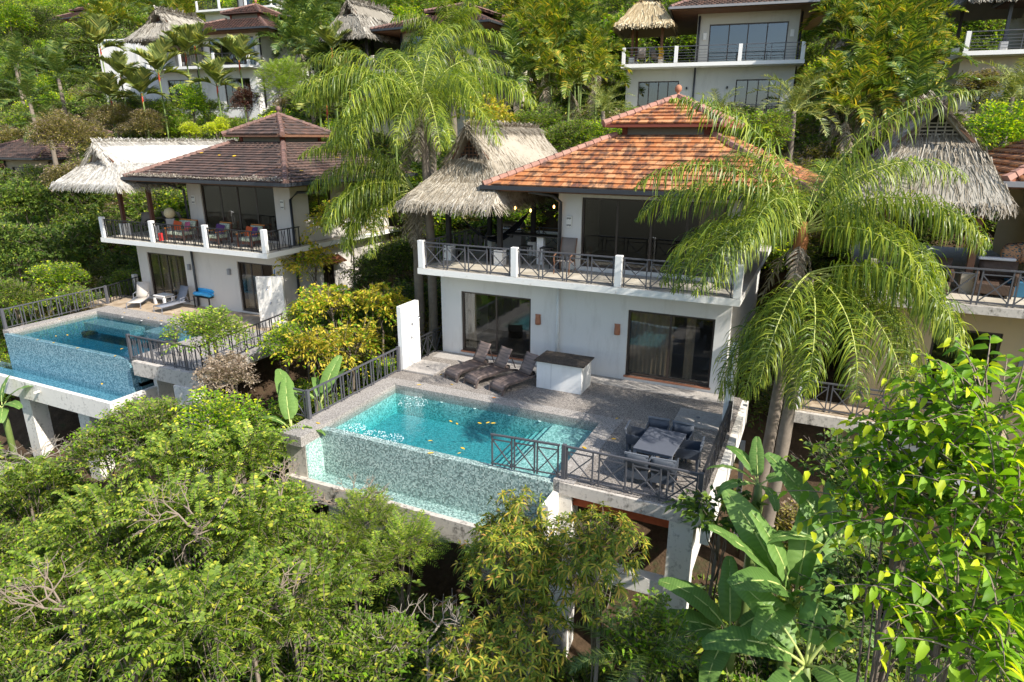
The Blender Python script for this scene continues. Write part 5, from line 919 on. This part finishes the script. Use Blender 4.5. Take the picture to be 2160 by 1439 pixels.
def palm(label, base, top, kind, n=14, lo=0., az=None, scale=1., trunk='palm_trunk', r=.12, sheath=None, group=None, name='palm_tree', skirt=0, seed=0, rings=True):
    base, top = Vector(base), Vector(top); t = thing(name, label, 'palm', base, 0, group); d = top-base; rng = random.Random(seed+int(top.x*10)); A = frond_set(kind)
    b = MB(); k = 10; pts = []; rad = []
    for i in range(k+1):
        s = i/k; pts.append(Vector((d.x*s, d.y*s, d.z*s))+Vector((.12*math.sin(s*3.1)*d.z*.1, 0, 0))); rad.append(r*(1.25-.35*s)*(1+(.08 if i % 2 else 0)))
    pts[0].z -= .4; pts[-1] = d; b.tube(pts, rad, 9).obj('trunk', trunk, t, True)
    if sheath: MB().tube([d*.97-Vector((0, 0, .55)), d-Vector((0, 0, .2)), d+Vector((0, 0, .25))], [r*.95, r*1.3, r*.6], 9).obj('crownshaft', sheath, t, True)
    L_ = az if az else [((i*137.5+rng.uniform(-20, 20)) % 360, min(len(A)-1, int(len(A)*(i+.3)/n+lo))) for i in range(n)]
    for a, vi in L_: o = link('frond', A[vi], t); o.location = d+Vector((0, 0, rng.uniform(-.1, .12))); o.rotation_euler = (rng.uniform(-.08, .08), rng.uniform(-.06, .06), math.radians(a)); o.scale = (scale*rng.uniform(.92, 1.08),)*3
    for i in range(skirt): o = link('dead_frond', frond_set('dry')[i % 2], t); o.location = d-Vector((0, 0, .1+.15*rng.random())); o.rotation_euler = (0, 0, rng.random()*6.28); o.scale = (scale*rng.uniform(.7, 1.1),)*3
    return t
# --- bananas -------------------------------------------------------------------------
def banana_leaf(L, W, e0, e1, fold, seed, torn=0):
    rng = random.Random(seed); m = 14; pts = [Vector((0, 0, 0))]; ds = []
    for i in range(m): e = R(e0+(e1-e0)*(i/m)**1.2); dv = Vector((math.cos(e), 0, math.sin(e))); ds.append(dv); pts.append(pts[-1]+dv*(L/m))
    ds.append(ds[-1]); g = Geo(); V = []; F = []; st = 3; cols = 5
    for s in (-1, 1):
        base = len(V)
        for i in range(st, m+1):
            t = (i-st)/(m-st); wd = W*.5*(math.sin(math.pi*min(1, .10+.86*t**.85))**.55)*(1+rng.uniform(-.05, .05)); n = Vector((-ds[i].z, 0, ds[i].x))
            for c in range(cols): q = c/(cols-1); V.append(pts[i]+Vector((0, s*wd*q*math.cos(fold*q), 0))+n*(wd*q*math.sin(fold)*(1-.9*q)+.02*math.sin(i*2.3+c)))
        rows = m+1-st
        for i in range(rows-1):
            if torn and rng.random() < torn:
                continue
            for c in range(cols-1): a = base+i*cols+c; F.append((a, a+1, a+cols+1, a+cols))
    me = MB(); me.v = [tuple(v) for v in V]; me.f = F; bl = me.mesh('blade', 'banana_green', True); rb = MB(); k = [p+Vector((0, 0, -.005)) for p in pts]; rb.tube(k, [.035*(1-.85*i/m)*(L/2)**.5 for i in range(m+1)], 6); return bl, rb.mesh('midrib', 'midrib', True)
BL = [banana_leaf(2.1, .62, 80, 35, .3, 1), banana_leaf(2.2, .66, 65, -10, .25, 2), banana_leaf(2.0, .6, 45, -35, .2, 3), banana_leaf(1.9, .55, 30, -55, .15, 4, .12), banana_leaf(2.3, .7, 60, 20, .35, 5)]
def banana(label, u, v, y, leaves, scale=1., h=.9, xyz=None):
    c = Vector(xyz) if xyz is not None else Py(u, v, y); t = thing('banana_plant', label, 'plant', (c.x, c.y, c.z-h)); g0 = min(-.3, gz(c.x, c.y)-(c.z-h)-.3)
    MB().tube([(0, 0, g0), (.03, 0, h*.5), (0, 0, h)], [.13, .11, .06], 9).obj('stem', 'green_stem', t, True)
    for a, vi, s in leaves:
        lf_ = link('leaf', BL[vi][0], t); lf_.location = (0, 0, h-.05); lf_.rotation_euler = (random.uniform(-.3, .3), 0, R(a)); lf_.scale = (s*scale,)*3; link('midrib', BL[vi][1], lf_)
    return t
# ================================================================ planting
def scatter(name, label, cat, pts, sc, meshes, seed):
    rng = np.random.default_rng(seed); n = len(pts); me = bpy.data.meshes.new(name); me.vertices.add(n); me.vertices.foreach_set('co', np.asarray(pts, np.float32).ravel())
    for nm, ty, dat in (('sc', 'FLOAT', np.asarray(sc, np.float32)), ('rz', 'FLOAT', (rng.random(n)*6.283).astype(np.float32)), ('pick', 'INT', rng.integers(0, len(meshes), n).astype(np.int32))): a = me.attributes.new(nm, ty, 'POINT'); a.data.foreach_set('value', dat)
    o = link(name, me); tag(o, label, cat, kind='stuff'); ng = bpy.data.node_groups.new(name, 'GeometryNodeTree'); ng.interface.new_socket('Geometry', in_out='INPUT', socket_type='NodeSocketGeometry'); ng.interface.new_socket('Geometry', in_out='OUTPUT', socket_type='NodeSocketGeometry')
    N = lambda t: ng.nodes.new(t); gi, go = N('NodeGroupInput'), N('NodeGroupOutput'); jn = N('GeometryNodeJoinGeometry'); iop = N('GeometryNodeInstanceOnPoints'); iop.inputs['Pick Instance'].default_value = True
    for m_ in meshes:
        src = bpy.data.objects.new('foliage_clump', m_); oi = N('GeometryNodeObjectInfo'); oi.inputs['Object'].default_value = src; oi.inputs['As Instance'].default_value = True; ng.links.new(oi.outputs['Geometry'], jn.inputs[0])
    def attr(nm, ty): a = N('GeometryNodeInputNamedAttribute'); a.data_type = ty; a.inputs[0].default_value = nm; return [s for s in a.outputs if s.enabled][0]
    cx = N('ShaderNodeCombineXYZ'); ng.links.new(attr('rz', 'FLOAT'), cx.inputs[2]); ng.links.new(gi.outputs[0], iop.inputs['Points']); ng.links.new(jn.outputs[0], iop.inputs['Instance']); ng.links.new(attr('pick', 'INT'), iop.inputs['Instance Index']); ng.links.new(cx.outputs[0], iop.inputs['Rotation']); ng.links.new(attr('sc', 'FLOAT'), iop.inputs['Scale']); ng.links.new(iop.outputs[0], go.inputs[0])
    md = o.modifiers.new('scatter', 'NODES'); md.node_group = ng; return o
def free(x, y, mg):     # keep clear of houses and decks
    for ox, oy, oz, rot, x0, x1, y0, y1 in PADS:
        c, s = math.cos(rot), math.sin(rot); lx = c*(x-ox)+s*(y-oy); ly = -s*(x-ox)+c*(y-oy)
        if x0-mg < lx < x1+mg and y0-mg-1.5 < ly < y1+mg: return False
    if -1.2-mg < x < 11.2+mg and -8.4-mg < y < .5: return False
    if -19.8-mg < x < -6.0+mg and -7.4-mg < y < 1: return False
    if 12-mg < x < 18 and -1.5-mg < y < 1: return False
    return True
def cm(sp, r, var, dens=1., sq=.8): st, mats, lf_ = SP[sp]; return crown_mesh(st, (r, r, r*sq), var, dens, mats, lf_)[0]
rng = np.random.default_rng(5); pts = []; sc = []
for k in range(6600):
    x, y = rng.uniform(-70, 32), rng.uniform(-15, 46); s = rng.uniform(.6, 1.2)*(1.0 if y < 8 else 1.3)
    if free(x, y, .5*s): pts.append((x, y, gz(x, y)+.35*s)); sc.append(s)
scatter('undergrowth', 'mixed green undergrowth covering the slope between the houses', 'undergrowth', pts, sc, [cm('mid', 1., 0), cm('dark', 1., 1), cm('dark', 1., 2), cm('olive', 1., 0), cm('bright', 1., 1), cm('fishdark', 1., 0)], 3)
pts = []; sc = []
for k in range(3600):
    y = rng.uniform(34, 150); x = rng.uniform(-75-y*1.15, 40+y*.3)
    if x > 12 and y < 42: continue
    if free(x, y, 1.5): s = rng.uniform(.8, 1.7); pts.append((x, y, gz(x, y)+1.2*s)); sc.append(s)
for k in range(420):
    x, y = rng.uniform(-110, 45), rng.uniform(14, 44)
    if x > 11: continue
    if free(x, y, 2.6): s = rng.uniform(.5, .95); pts.append((x, y, gz(x, y)+1.3*s)); sc.append(s)
scatter('hillside_forest', 'dense mixed forest on the hillside above the houses', 'forest', pts, sc, [cm('far', 2.2, 0, .9), cm('fardark', 2.2, 1, .9), cm('farbright', 2.2, 2, .8), cm('fardark', 2.2, 0, .9)], 4)

pts = []; sc = []
for k in range(900):
    x, y = rng.uniform(-16, 20), rng.uniform(-19, -8.6); h = np.interp(x, [-16, -2, 4, 8, 10, 13, 20], [-3.4, -3.0, -3.6, -3.6, -3.6, -1.2, .2])-(y+14)*.12
    if y > -17.5 or abs(x-12.4) > 3: pts.append((x, y, h+rng.uniform(-1.3, 0))); sc.append(rng.uniform(.7, 1.2))
scatter('thicket', 'tangled green thicket filling the foreground below the shrubs', 'thicket', pts, sc, [cm('mid', 1., 0), cm('dark', 1., 1), cm('dark', 1., 2), cm('pinn', 1., 0), cm('fishdark', 1., 0)], 8)
# ---- left shrubs
for n_, lb, u, v, y, R3, sp in [
 ('fishtail_shrub', 'dark broad shrub at the left edge below the dark-roofed house', 50, 430, 3, (2.3, 2.3, 2.0), 'fishdark'), ('fishtail_shrub', 'dark shrub left of the white thatch eave', 170, 440, 4, (2.0, 2.0, 1.8), 'fishdark'), ('fishtail_shrub', 'dark drooping shrub halfway down left of the cream balcony', 120, 540, 1, (1.9, 1.9, 1.6), 'fishdark'),
 ('leafy_shrub', 'bright green shrub behind the left railing of the blue pool', 125, 590, -1, (1.3, 1.3, 1.0), 'bright'), ('leafy_shrub', 'dark shrub under the left end of the cream balcony', 235, 580, 2.5, (1.3, 1.3, 1.4), 'dark'), ('leafy_shrub', 'green shrub by the left railing corner of the blue pool', 30, 640, -3, (1.5, 1.5, 1.2), 'mid'), ('leafy_shrub', 'green shrub behind the middle of the left pool railing', 150, 635, -1.5, (1.0, 1.0, .8), 'mid'),
 ('olive_tree', 'olive green tree with dry tips beside the white thatch', 155, 285, 6, (2.5, 2.5, 2.2), 'olive'), ('olive_tree', 'olive tree behind the white thatch ridge', 245, 255, 15, (2.4, 2.4, 1.6), 'olive'), ('olive_tree', 'olive shrub left of the white thatch, lower down', 150, 375, 3.5, (1.8, 1.8, 1.6), 'olive'), ('olive_tree', 'pale dry-tipped tree below the red-stemmed palms', 305, 270, 14, (2.0, 2.0, 1.2), 'olive'),
 ('lime_shrub', 'round lime yellow bush left of the brown cupola', 400, 280, 10, (.9, .9, .8), 'lime'), ('lime_shrub', 'round lime yellow bush touching the brown cupola eave', 455, 270, 11, (1.0, 1.0, .9), 'lime'), ('bright_plant', 'bright yellow-green broadleaf plant behind the lime bushes', 405, 215, 15, (1.3, 1.3, 1.6), 'bright'), ('red_shrub', 'dark red-leaved shrub right of the red-stemmed palms', 520, 220, 13, (1.0, 1.0, 1.2), 'red'),
 ('feathery_tree', 'mid green feathery tree behind the brown cupola', 590, 190, 14, (2.6, 2.6, 2.4), 'feather'), ('feathery_tree', 'green feathery tree below the beige uphill house', 655, 225, 13, (1.6, 1.6, 1.5), 'feather'), ('leafy_shrub', 'olive shrub before the lower window of the beige uphill house', 775, 235, 14, (1.1, 1.1, 1.2), 'olive'), ('leafy_shrub', 'bright shrub behind the cream house seen under the white thatch', 320, 440, 11, (2.0, 2.0, 1.8), 'bright'),
 ('fishtail_palm', 'yellow-green fishtail palm beside the cream house wall', 735, 470, 3, (1.5, 1.5, 1.4), 'fish'), ('fishtail_palm', 'yellow fishtail palm below the cream house side window', 665, 560, 2, (1.1, 1.1, 1.0), 'fish'), ('fishtail_palm', 'yellowing fishtail palm left of the hanging frond', 700, 650, -1, (1.25, 1.25, 1.0), 'fish'), ('fishtail_palm', 'yellow fishtail palm behind the left shower wall', 795, 650, -.5, (1.2, 1.2, 1.1), 'fish'),
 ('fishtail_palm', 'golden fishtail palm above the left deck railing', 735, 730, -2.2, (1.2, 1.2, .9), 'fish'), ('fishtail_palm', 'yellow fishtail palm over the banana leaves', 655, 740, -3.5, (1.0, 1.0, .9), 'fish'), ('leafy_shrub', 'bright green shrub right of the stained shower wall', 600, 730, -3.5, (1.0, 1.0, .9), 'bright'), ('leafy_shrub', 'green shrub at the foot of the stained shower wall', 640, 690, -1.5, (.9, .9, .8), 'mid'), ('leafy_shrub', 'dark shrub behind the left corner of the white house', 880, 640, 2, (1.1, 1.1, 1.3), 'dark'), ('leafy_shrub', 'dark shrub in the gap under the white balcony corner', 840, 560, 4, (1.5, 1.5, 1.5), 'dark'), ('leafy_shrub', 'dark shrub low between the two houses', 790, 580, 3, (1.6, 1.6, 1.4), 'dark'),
 ('small_tree', 'small green tree before the front railing of the blue pool deck', 440, 705, -6.6, (1.25, 1.1, 1.1), 'mid'), ('dry_shrub', 'dry brown shrub below the blue pool deck corner', 490, 790, -7, (1.1, 1.1, .6), 'dry'),
 ('hedge_shrub', 'green bush behind the main thatch, left of the orange cupola', 1190, 300, 11, (1.6, 1.6, 1.2), 'mid'), ('hedge_shrub', 'bright bush left of the orange cupola eave', 1255, 290, 12, (1.3, 1.3, 1.0), 'bright'), ('hedge_shrub', 'green bush above the main thatch ridge', 1130, 265, 13, (1.6, 1.6, 1.1), 'mid'), ('fishtail_palm', 'yellow-green fishtail shrub above the main thatch', 1040, 250, 12, (1.4, 1.4, 1.0), 'fish'), ('hedge_shrub', 'clipped green hedge behind the grey thatch at the right edge', 2110, 280, 9, (1.5, 1.5, 1.0), 'bright'), ('hedge_shrub', 'green bush right of the orange cupola', 1620, 280, 10, (1.3, 1.3, 1.0), 'mid'),
 ('bare_shrub', 'sparse olive shrub left of the corner house windows', 2070, 200, 20, (1.3, 1.3, 1.4), 'olive'), ('big_tree', 'dark broad tree at the upper left corner', 60, 70, 30, (4.5, 4.5, 4.0), 'fardark'), ('big_tree', 'bright green tree at the left top edge', 20, 40, 26, (2.5, 2.5, 2.5), 'farbright'), ('big_tree', 'bright tree right of the pale top house', 570, 20, 45, (2.6, 2.6, 2.2), 'farbright'), ('big_tree', 'dark tree above the small thatch of the grey uphill house', 1295, 40, 42, (2.2, 2.2, 2.4), 'fardark')]:
    plant(n_, lb, u, v, y, R3, sp, 'tree' if 'tree' in n_ else 'palm' if 'palm' in n_ else 'shrub')

for lb, u, v, y, R3, sp in [('dark shrub at the left edge above the railing', 30, 520, 0, (1.9, 1.9, 1.6), 'fishdark'), ('dark leafy shrub below the dark-roofed house', 90, 400, 5, (2.0, 2.0, 1.8), 'dark'), ('dark shrub left of the cream balcony post', 190, 500, 3, (1.6, 1.6, 1.6), 'fishdark'), ('mid green shrub below the white uphill house', 440, 235, 17, (1.6, 1.6, 1.2), 'mid'), ('mid green shrub below the red-stemmed palms', 350, 235, 18, (1.8, 1.8, 1.3), 'mid')]: plant('leafy_shrub', lb, u, v, y, R3, sp, 'shrub')
# ---- foreground left: arching shrubs
for lb, u, v, y, R3, sp in [
 ('arching green shrub below the columns of the blue pool', 330, 900, -8.6, (1.7, 1.5, .9), 'mid'), ('bright arching shrub beside the left end of the turquoise pool', 480, 890, -8.3, (1.4, 1.3, .8), 'bright'), ('arching shrub with long leafy sprays left of the mosaic wall', 505, 985, -9.6, (1.3, 1.3, .9), 'pinn'), ('arching shrub with long sprays in the middle of the left foreground', 400, 990, -10, (1.6, 1.6, 1.0), 'pinn'), ('green shrub behind the bare grey twigs', 220, 960, -9.6, (1.5, 1.5, .9), 'mid'),
 ('leafy shrub at the left edge under the bare twigs', 60, 1040, -10.8, (1.6, 1.6, 1.0), 'pinn'), ('shaded leafy shrub left of centre in the foreground', 210, 1120, -12, (1.5, 1.5, 1.0), 'pinn'), ('leafy shrub with bright tips in the foreground middle', 380, 1130, -12.2, (1.4, 1.4, 1.0), 'pinn'), ('leafy shrub left of the feathery acacia', 560, 1130, -11.6, (1.3, 1.3, .9), 'pinn'),
 ('large leaved shrub at the lower left corner', 80, 1290, -13.8, (1.5, 1.5, 1.1), 'pinn'), ('leafy shrub at the bottom edge, left part', 260, 1340, -14.6, (1.3, 1.3, .9), 'pinn'), ('leafy shrub at the bottom edge below the acacia', 450, 1310, -14.2, (1.2, 1.2, .9), 'pinn'), ('leafy shrub with a long diagonal spray at the bottom edge', 620, 1330, -13.2, (1.2, 1.2, .9), 'pinn'), ('low shrub at the bottom edge left of the mango', 790, 1380, -12.6, (1.0, 1.0, .7), 'mid'), ('shadowed shrub behind the acacia under the pool', 640, 1200, -11.4, (1.1, 1.1, .9), 'mid'),
 ('low shrub under the front left corner of the turquoise pool', 590, 1060, -9.4, (.8, .8, .6), 'mid')]:
    plant('arching_shrub', lb, u, v, y, R3, sp, 'shrub', 1.15)
plant('acacia_tree', 'feathery acacia with fine leaves before the mosaic wall', 745, 1145, -9.9, (1.7, 1.4, 1.1), 'feather', 'tree', 1.5); plant('acacia_tree', 'feathery acacia under the trough of the turquoise pool', 850, 1180, -9.8, (1.1, 1.0, .9), 'feather', 'tree', 1.4); plant('acacia_tree', 'lower feathery acacia branch beside the white column', 660, 1170, -10.6, (1.0, 1.0, .8), 'feather', 'tree', 1.2)
plant('mango_tree', 'tall mango tree with coppery new leaves before the deck', 1110, 1200, -10.2, (2.1, 1.6, 1.6), 'mango', 'tree', 1.8, bark='pale_bark', tr=.11); plant('mango_tree', 'lower mango tree at the bottom edge in the centre', 1060, 1400, -12, (1.7, 1.4, 1.0), 'mango', 'tree', 1.6, bark='pale_bark'); plant('mango_tree', 'right branch of mango foliage before the red beam', 1260, 1160, -10.2, (1.0, .9, .9), 'mango', 'tree', 1.6, bark='pale_bark'); plant('mango_tree', 'slender mango top rising before the infinity wall', 1090, 1075, -9.4, (.55, .5, .75), 'mango', 'tree', 1.0, bark='pale_bark')
# ---- right foreground
for lb, u, v, y, R3 in [('large bright-leaved tree at the right edge, top bough', 2110, 900, -12.4, (.75, .75, .65)), ('bright-leaved bough before the ochre terrace', 1955, 970, -12.1, (.95, .85, .6)), ('bright-leaved tree at the right edge, main crown', 2100, 1120, -13.2, (1.0, 1.0, .8)), ('bright-leaved bough right of the banana plants', 1910, 1110, -12.8, (.7, .7, .5)), ('bright-leaved bough at the lower right corner', 2100, 1340, -14, (.8, .8, .6)), ('bright-leaved low branch at the bottom edge on the right', 1960, 1330, -13.9, (.6, .6, .45))]:
    plant('large_leaved_tree', lb, u, v, y, R3, 'hang', 'tree', 1.15)
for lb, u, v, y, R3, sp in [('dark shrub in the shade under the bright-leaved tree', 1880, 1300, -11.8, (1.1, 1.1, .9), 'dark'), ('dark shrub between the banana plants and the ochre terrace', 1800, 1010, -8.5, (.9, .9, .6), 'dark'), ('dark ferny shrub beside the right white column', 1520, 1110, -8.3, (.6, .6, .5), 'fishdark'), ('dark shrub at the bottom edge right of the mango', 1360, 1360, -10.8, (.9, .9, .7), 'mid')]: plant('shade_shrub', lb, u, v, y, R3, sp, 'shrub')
# ---- bananas (leaf heading, leaf kind, size)
banana('large banana plant right of the white deck column', 1670, 1275, -9.4, [(100, 0, 1.), (135, 4, 1.05), (200, 4, 1.), (225, 1, 1.), (165, 0, .95), (60, 4, .9), (290, 1, .9), (20, 1, .9), (330, 2, .9), (250, 2, .9)], .95)
banana('banana plant with tall upright leaves behind the other bananas', 1760, 1165, -8.9, [(110, 0, 1.1), (70, 0, 1.), (150, 4, 1.0), (210, 2, .8), (30, 2, .9), (320, 2, .8)], .9)
banana('banana plant at the bottom edge with a torn leaf', 1700, 1400, -10.4, [(95, 4, 1.), (200, 2, .9), (250, 3, .9), (310, 2, .9), (20, 1, 1.), (60, 0, .9), (150, 1, .8)], 1.05)
banana('banana plant with low spreading leaves beside the white column', 1540, 1340, -9.6, [(205, 2, 1.), (230, 2, .9), (180, 1, .9), (260, 3, .9), (100, 0, .8), (40, 2, .8)], .88)
banana('small banana plant by the foot of the palm trunk', 1600, 1020, -7.6, [(190, 2, .7), (150, 1, .6), (220, 3, .7), (30, 2, .6), (90, 0, .6), (300, 3, .6)], .8)
banana('banana plant with a wide leaf at the left deck railing', 615, 905, -7.7, [(155, 4, .95), (200, 2, .7), (120, 0, .8), (20, 3, .6), (250, 3, .7)], .95); banana('banana plant behind the left deck railing', 675, 850, -5.6, [(100, 0, .9), (60, 4, .7), (190, 2, .7), (150, 1, .6)], .9); banana('banana plant at the left edge below the blue pool', 5, 860, -7.8, [(0, 2, .8), (40, 1, .8), (330, 3, .8), (90, 0, .7), (200, 2, .8)], .9)
# ---- queen palms
def qb(u, v, y, dx=0, dy=0): p = Py(u, v, y); return (p.x+dx, p.y+dy, gz(p.x+dx, p.y+dy)), p
b0, t0 = qb(1692, 490, -3.2, -.35, -.4)
palm('tall queen palm between the white and ochre houses', b0, t0, 'queen', az=[(207, 1), (188, 2), (222, 3), (240, 3), (30, 1), (10, 2), (52, 1), (345, 2), (85, 1), (130, 1), (165, 2), (0, 3), (20, 0), (330, 3), (205, 0), (15, 3), (238, 3), (200, 3), (255, 2), (36, 3), (110, 2), (180, 3), (350, 3)], scale=1.0, r=.13, sheath='orange_sheath', skirt=3)
b0, t0 = qb(1706, 585, -3.9, -.3, -.3)
palm('shorter queen palm drooping over the ochre terrace', b0, t0, 'queen', az=[(222, 5), (240, 5), (258, 4), (280, 4), (300, 4), (335, 3), (5, 3), (28, 4), (60, 4), (350, 4), (320, 4), (270, 5), (205, 5), (345, 3), (15, 3)], scale=1.0, r=.14, skirt=5)
b0, t0 = qb(888, 225, .9, .0, .3)
palm('tall queen palm between the cream and white houses', b0, t0, 'queen', az=[(205, 2), (190, 2), (222, 2), (245, 3), (265, 3), (290, 3), (25, 2), (5, 2), (330, 2), (310, 3), (60, 1), (110, 1), (150, 1), (180, 3), (210, 3), (270, 2), (90, 0), (235, 4), (345, 3), (200, 1), (215, 2), (198, 3)], scale=1.12, r=.15, skirt=5)
b0, t0 = qb(872, 400, 1.2, .05, -.1)
palm('lower queen palm whose frond hangs beside the fishtail palms', b0, t0, 'queen', az=[(205, 1), (218, 2), (195, 2), (232, 3), (205, 3), (188, 3), (245, 3), (215, 4), (200, 4), (260, 4), (180, 3), (160, 2), (212, 1), (226, 4)], scale=1.05, r=.17, skirt=8)
b0, t0 = qb(950, 95, 15, 0, 0)
palm('great queen palm towering before the beige uphill house', b0, t0, 'queenfar', n=20, scale=.95, r=.2, skirt=4, seed=3)
b0, t0 = qb(905, 200, 9, 0, 0); palm('queen palm just below the great one', b0, t0, 'queenfar', n=14, scale=.8, r=.17, seed=8, lo=.5)
# ---- other palms
for i, (u, v, y, s) in enumerate([(212, 105, 17, 1.3), (255, 165, 16, 1.1), (335, 160, 15, 1.3), (300, 205, 14, 1.1), (392, 120, 18, 1.25), (412, 105, 18.5, 1.1), (458, 185, 15, 1.1), (505, 135, 17, 1.1), (700, 110, 19, 1.1), (718, 185, 15, 1.1), (738, 195, 15, .9), (690, 230, 12, .9), (235, 215, 15, 1.2), (830, 225, 13, .8)]):
    p = Py(u, v, y); palm('red-stemmed palm '+('left of the white garden wall', 'before the left end of the garden wall', 'tallest in the middle of its row', 'low before the olive tree', 'before the dark double-roofed house', 'just right of its twin near the house corner', 'right of the lime bushes', 'before the glass doors of the white uphill house', 'left of the beige uphill balcony', 'below the beige uphill balcony with yellow fronds', 'slender below the beige uphill house', 'small beside the brown cupola', 'bluish and broad above the olive tree', 'thin red stem beside the queen palm')[i], (p.x, p.y, gz(p.x, p.y)), p, 'lipstick', 9, scale=s, r=.05, trunk='green_stem', sheath='red_sheath', group='red-stemmed palms', seed=i)
for i, (u, v, y, s, k) in enumerate([(120, 150, 17, 1., 'bigdark'), (60, 200, 14, .9, 'bigdark'), (30, 130, 22, 1., 'bigdark'), (100, 260, 11, .7, 'bigdark')]):
    p = Py(u, v, y); palm('dark feather palm at the left, '+('tall with an upright frond', 'lower and spreading', 'at the left edge', 'beside the dark-roofed house')[i], (p.x, p.y, gz(p.x, p.y)), p-Vector((0, 0, .6)), k, 12, scale=s, r=.15, seed=i)
for i, (u, v, y, s) in enumerate([(1272, 235, 13, 1.15), (1675, 235, 11.5, 1.35), (1512, 245, 14, .95), (2135, 205, 16, 1.3), (650, 120, 21, 1.2)]):
    p = Py(u, v, y); palm('pygmy date palm '+('left of the orange cupola', 'right of the orange cupola with pale arching fronds', 'behind the orange cupola', 'bright and yellowish at the right edge', 'beside the white uphill house')[i], (p.x, p.y, gz(p.x, p.y)), p, 'date', 22, scale=s*1.15, r=.1, seed=i)
p = Py(1335, 1400, -11.2); palm('small dark cycad at the bottom edge', (p.x, p.y, gz(p.x, p.y)), p, 'cycad', 16, r=.1, name='cycad'); p = Py(1480, 1130, -8.6)
rr = random.Random(4)
def clump(label, u0, u1, v0, v1, y0, y1, n, kind, group, s=(1., 1.4), skirt=2):
    for i in range(n):
        u, v = rr.uniform(u0, u1), v0+(v1-v0)*((i+.5)/n); y = y1+(y0-y1)*(i+.5)/n; p = Py(u, v, y); palm(label, (p.x+rr.uniform(-.5, .5), p.y+.2, gz(p.x, p.y)), p, kind if i % 3 else 'arecagreen', 12, scale=rr.uniform(*s), r=.06, trunk='green_stem', group=group, seed=i+int(u0), skirt=skirt)
clump('areca palm in the dense yellowing clump right of the grey uphill house', 1750, 1925, 20, 250, 15, 27, 20, 'areca', 'arecas right of the grey uphill house', (.95, 1.3), 5)
clump('areca palm in the green clump left of the grey uphill house', 1080, 1260, 10, 190, 17, 28, 17, 'areca', 'arecas left of the grey uphill house', (1., 1.35), 3)
clump('areca palm on the slope right of the white uphill house', 600, 740, 20, 140, 20, 36, 12, 'arecagreen', 'arecas right of the white uphill house'); clump('areca palm on the far slope at the upper left', 200, 400, 10, 60, 40, 50, 12, 'areca', 'arecas on the far slope', (1.3, 1.8), 0); clump('areca palm on the far slope above the beige uphill house', 640, 850, 0, 30, 44, 55, 10, 'areca', 'arecas above the beige uphill house', (1.3, 1.8), 0); 0 and clump('areca palm beyond the corner house railing', 1940, 2010, 10, 60, 30, 34, 5, 'areca', 'arecas by the corner house', (1.1, 1.5), 2)
# ---- bare twig shrubs
def twigs(label, u, v, y, R_, n, seed, mat='pale_bark', flat=.5):
    rng = np.random.default_rng(seed); c = Py(u, v, y); t = thing('bare_shrub', label, 'shrub', c); b = MB()
    def grow(p, d, l, r, k):
        q = p+d*l; m_ = p.lerp(q, .5)+Vector(rng.normal(0, l*.08, 3)); b.tube([p, m_, q], [r, r*.8, r*.6], 5)
        if k:
            for _ in range(3): nd = (d+Vector(rng.normal(0, .55, 3))).normalized(); nd.z = nd.z*.8+.05; grow(q, nd, l*rng.uniform(.6, .85), r*.6, k-1)
    for i in range(n): a = rng.random()*6.28; grow(Vector((0, 0, -.3)), Vector((math.cos(a), math.sin(a), flat*rng.random()+.15)).normalized(), R_*.42, .03, 3)
    b.tube([(.05, .05, gz(c.x, c.y)-c.z-.3), (0, 0, -.25)], [.05, .035], 6); b.obj('branches', mat, t); return t
twigs('bare grey twiggy shrub at the left edge below the blue pool columns', 90, 985, -9.8, 1.5, 9, 1); twigs('bare twigs over the bright shrub below the blue pool', 300, 950, -9.3, 1.2, 6, 3); twigs('bare branches before the mosaic wall', 740, 1050, -9.0, 1.0, 5, 4, 'twig', 1.2)
twigs('pale bare branches at the bottom edge before the mango', 900, 1350, -12.0, 1.3, 6, 6); twigs('bare twigs low at the bottom left edge', 520, 1270, -13.6, 1.3, 4, 7, 'twig')

twigs('thin bare twigs above the acacia left of the mosaic wall', 590, 1040, -10.4, 1.1, 5, 8, 'twig', 1.0); twigs('bare stems in the middle of the left foreground', 420, 1090, -12.4, 1.3, 4, 9, 'twig', .8); twigs('bare stems rising at the lower left corner', 150, 1260, -14.2, 1.3, 4, 10, 'twig', .9)
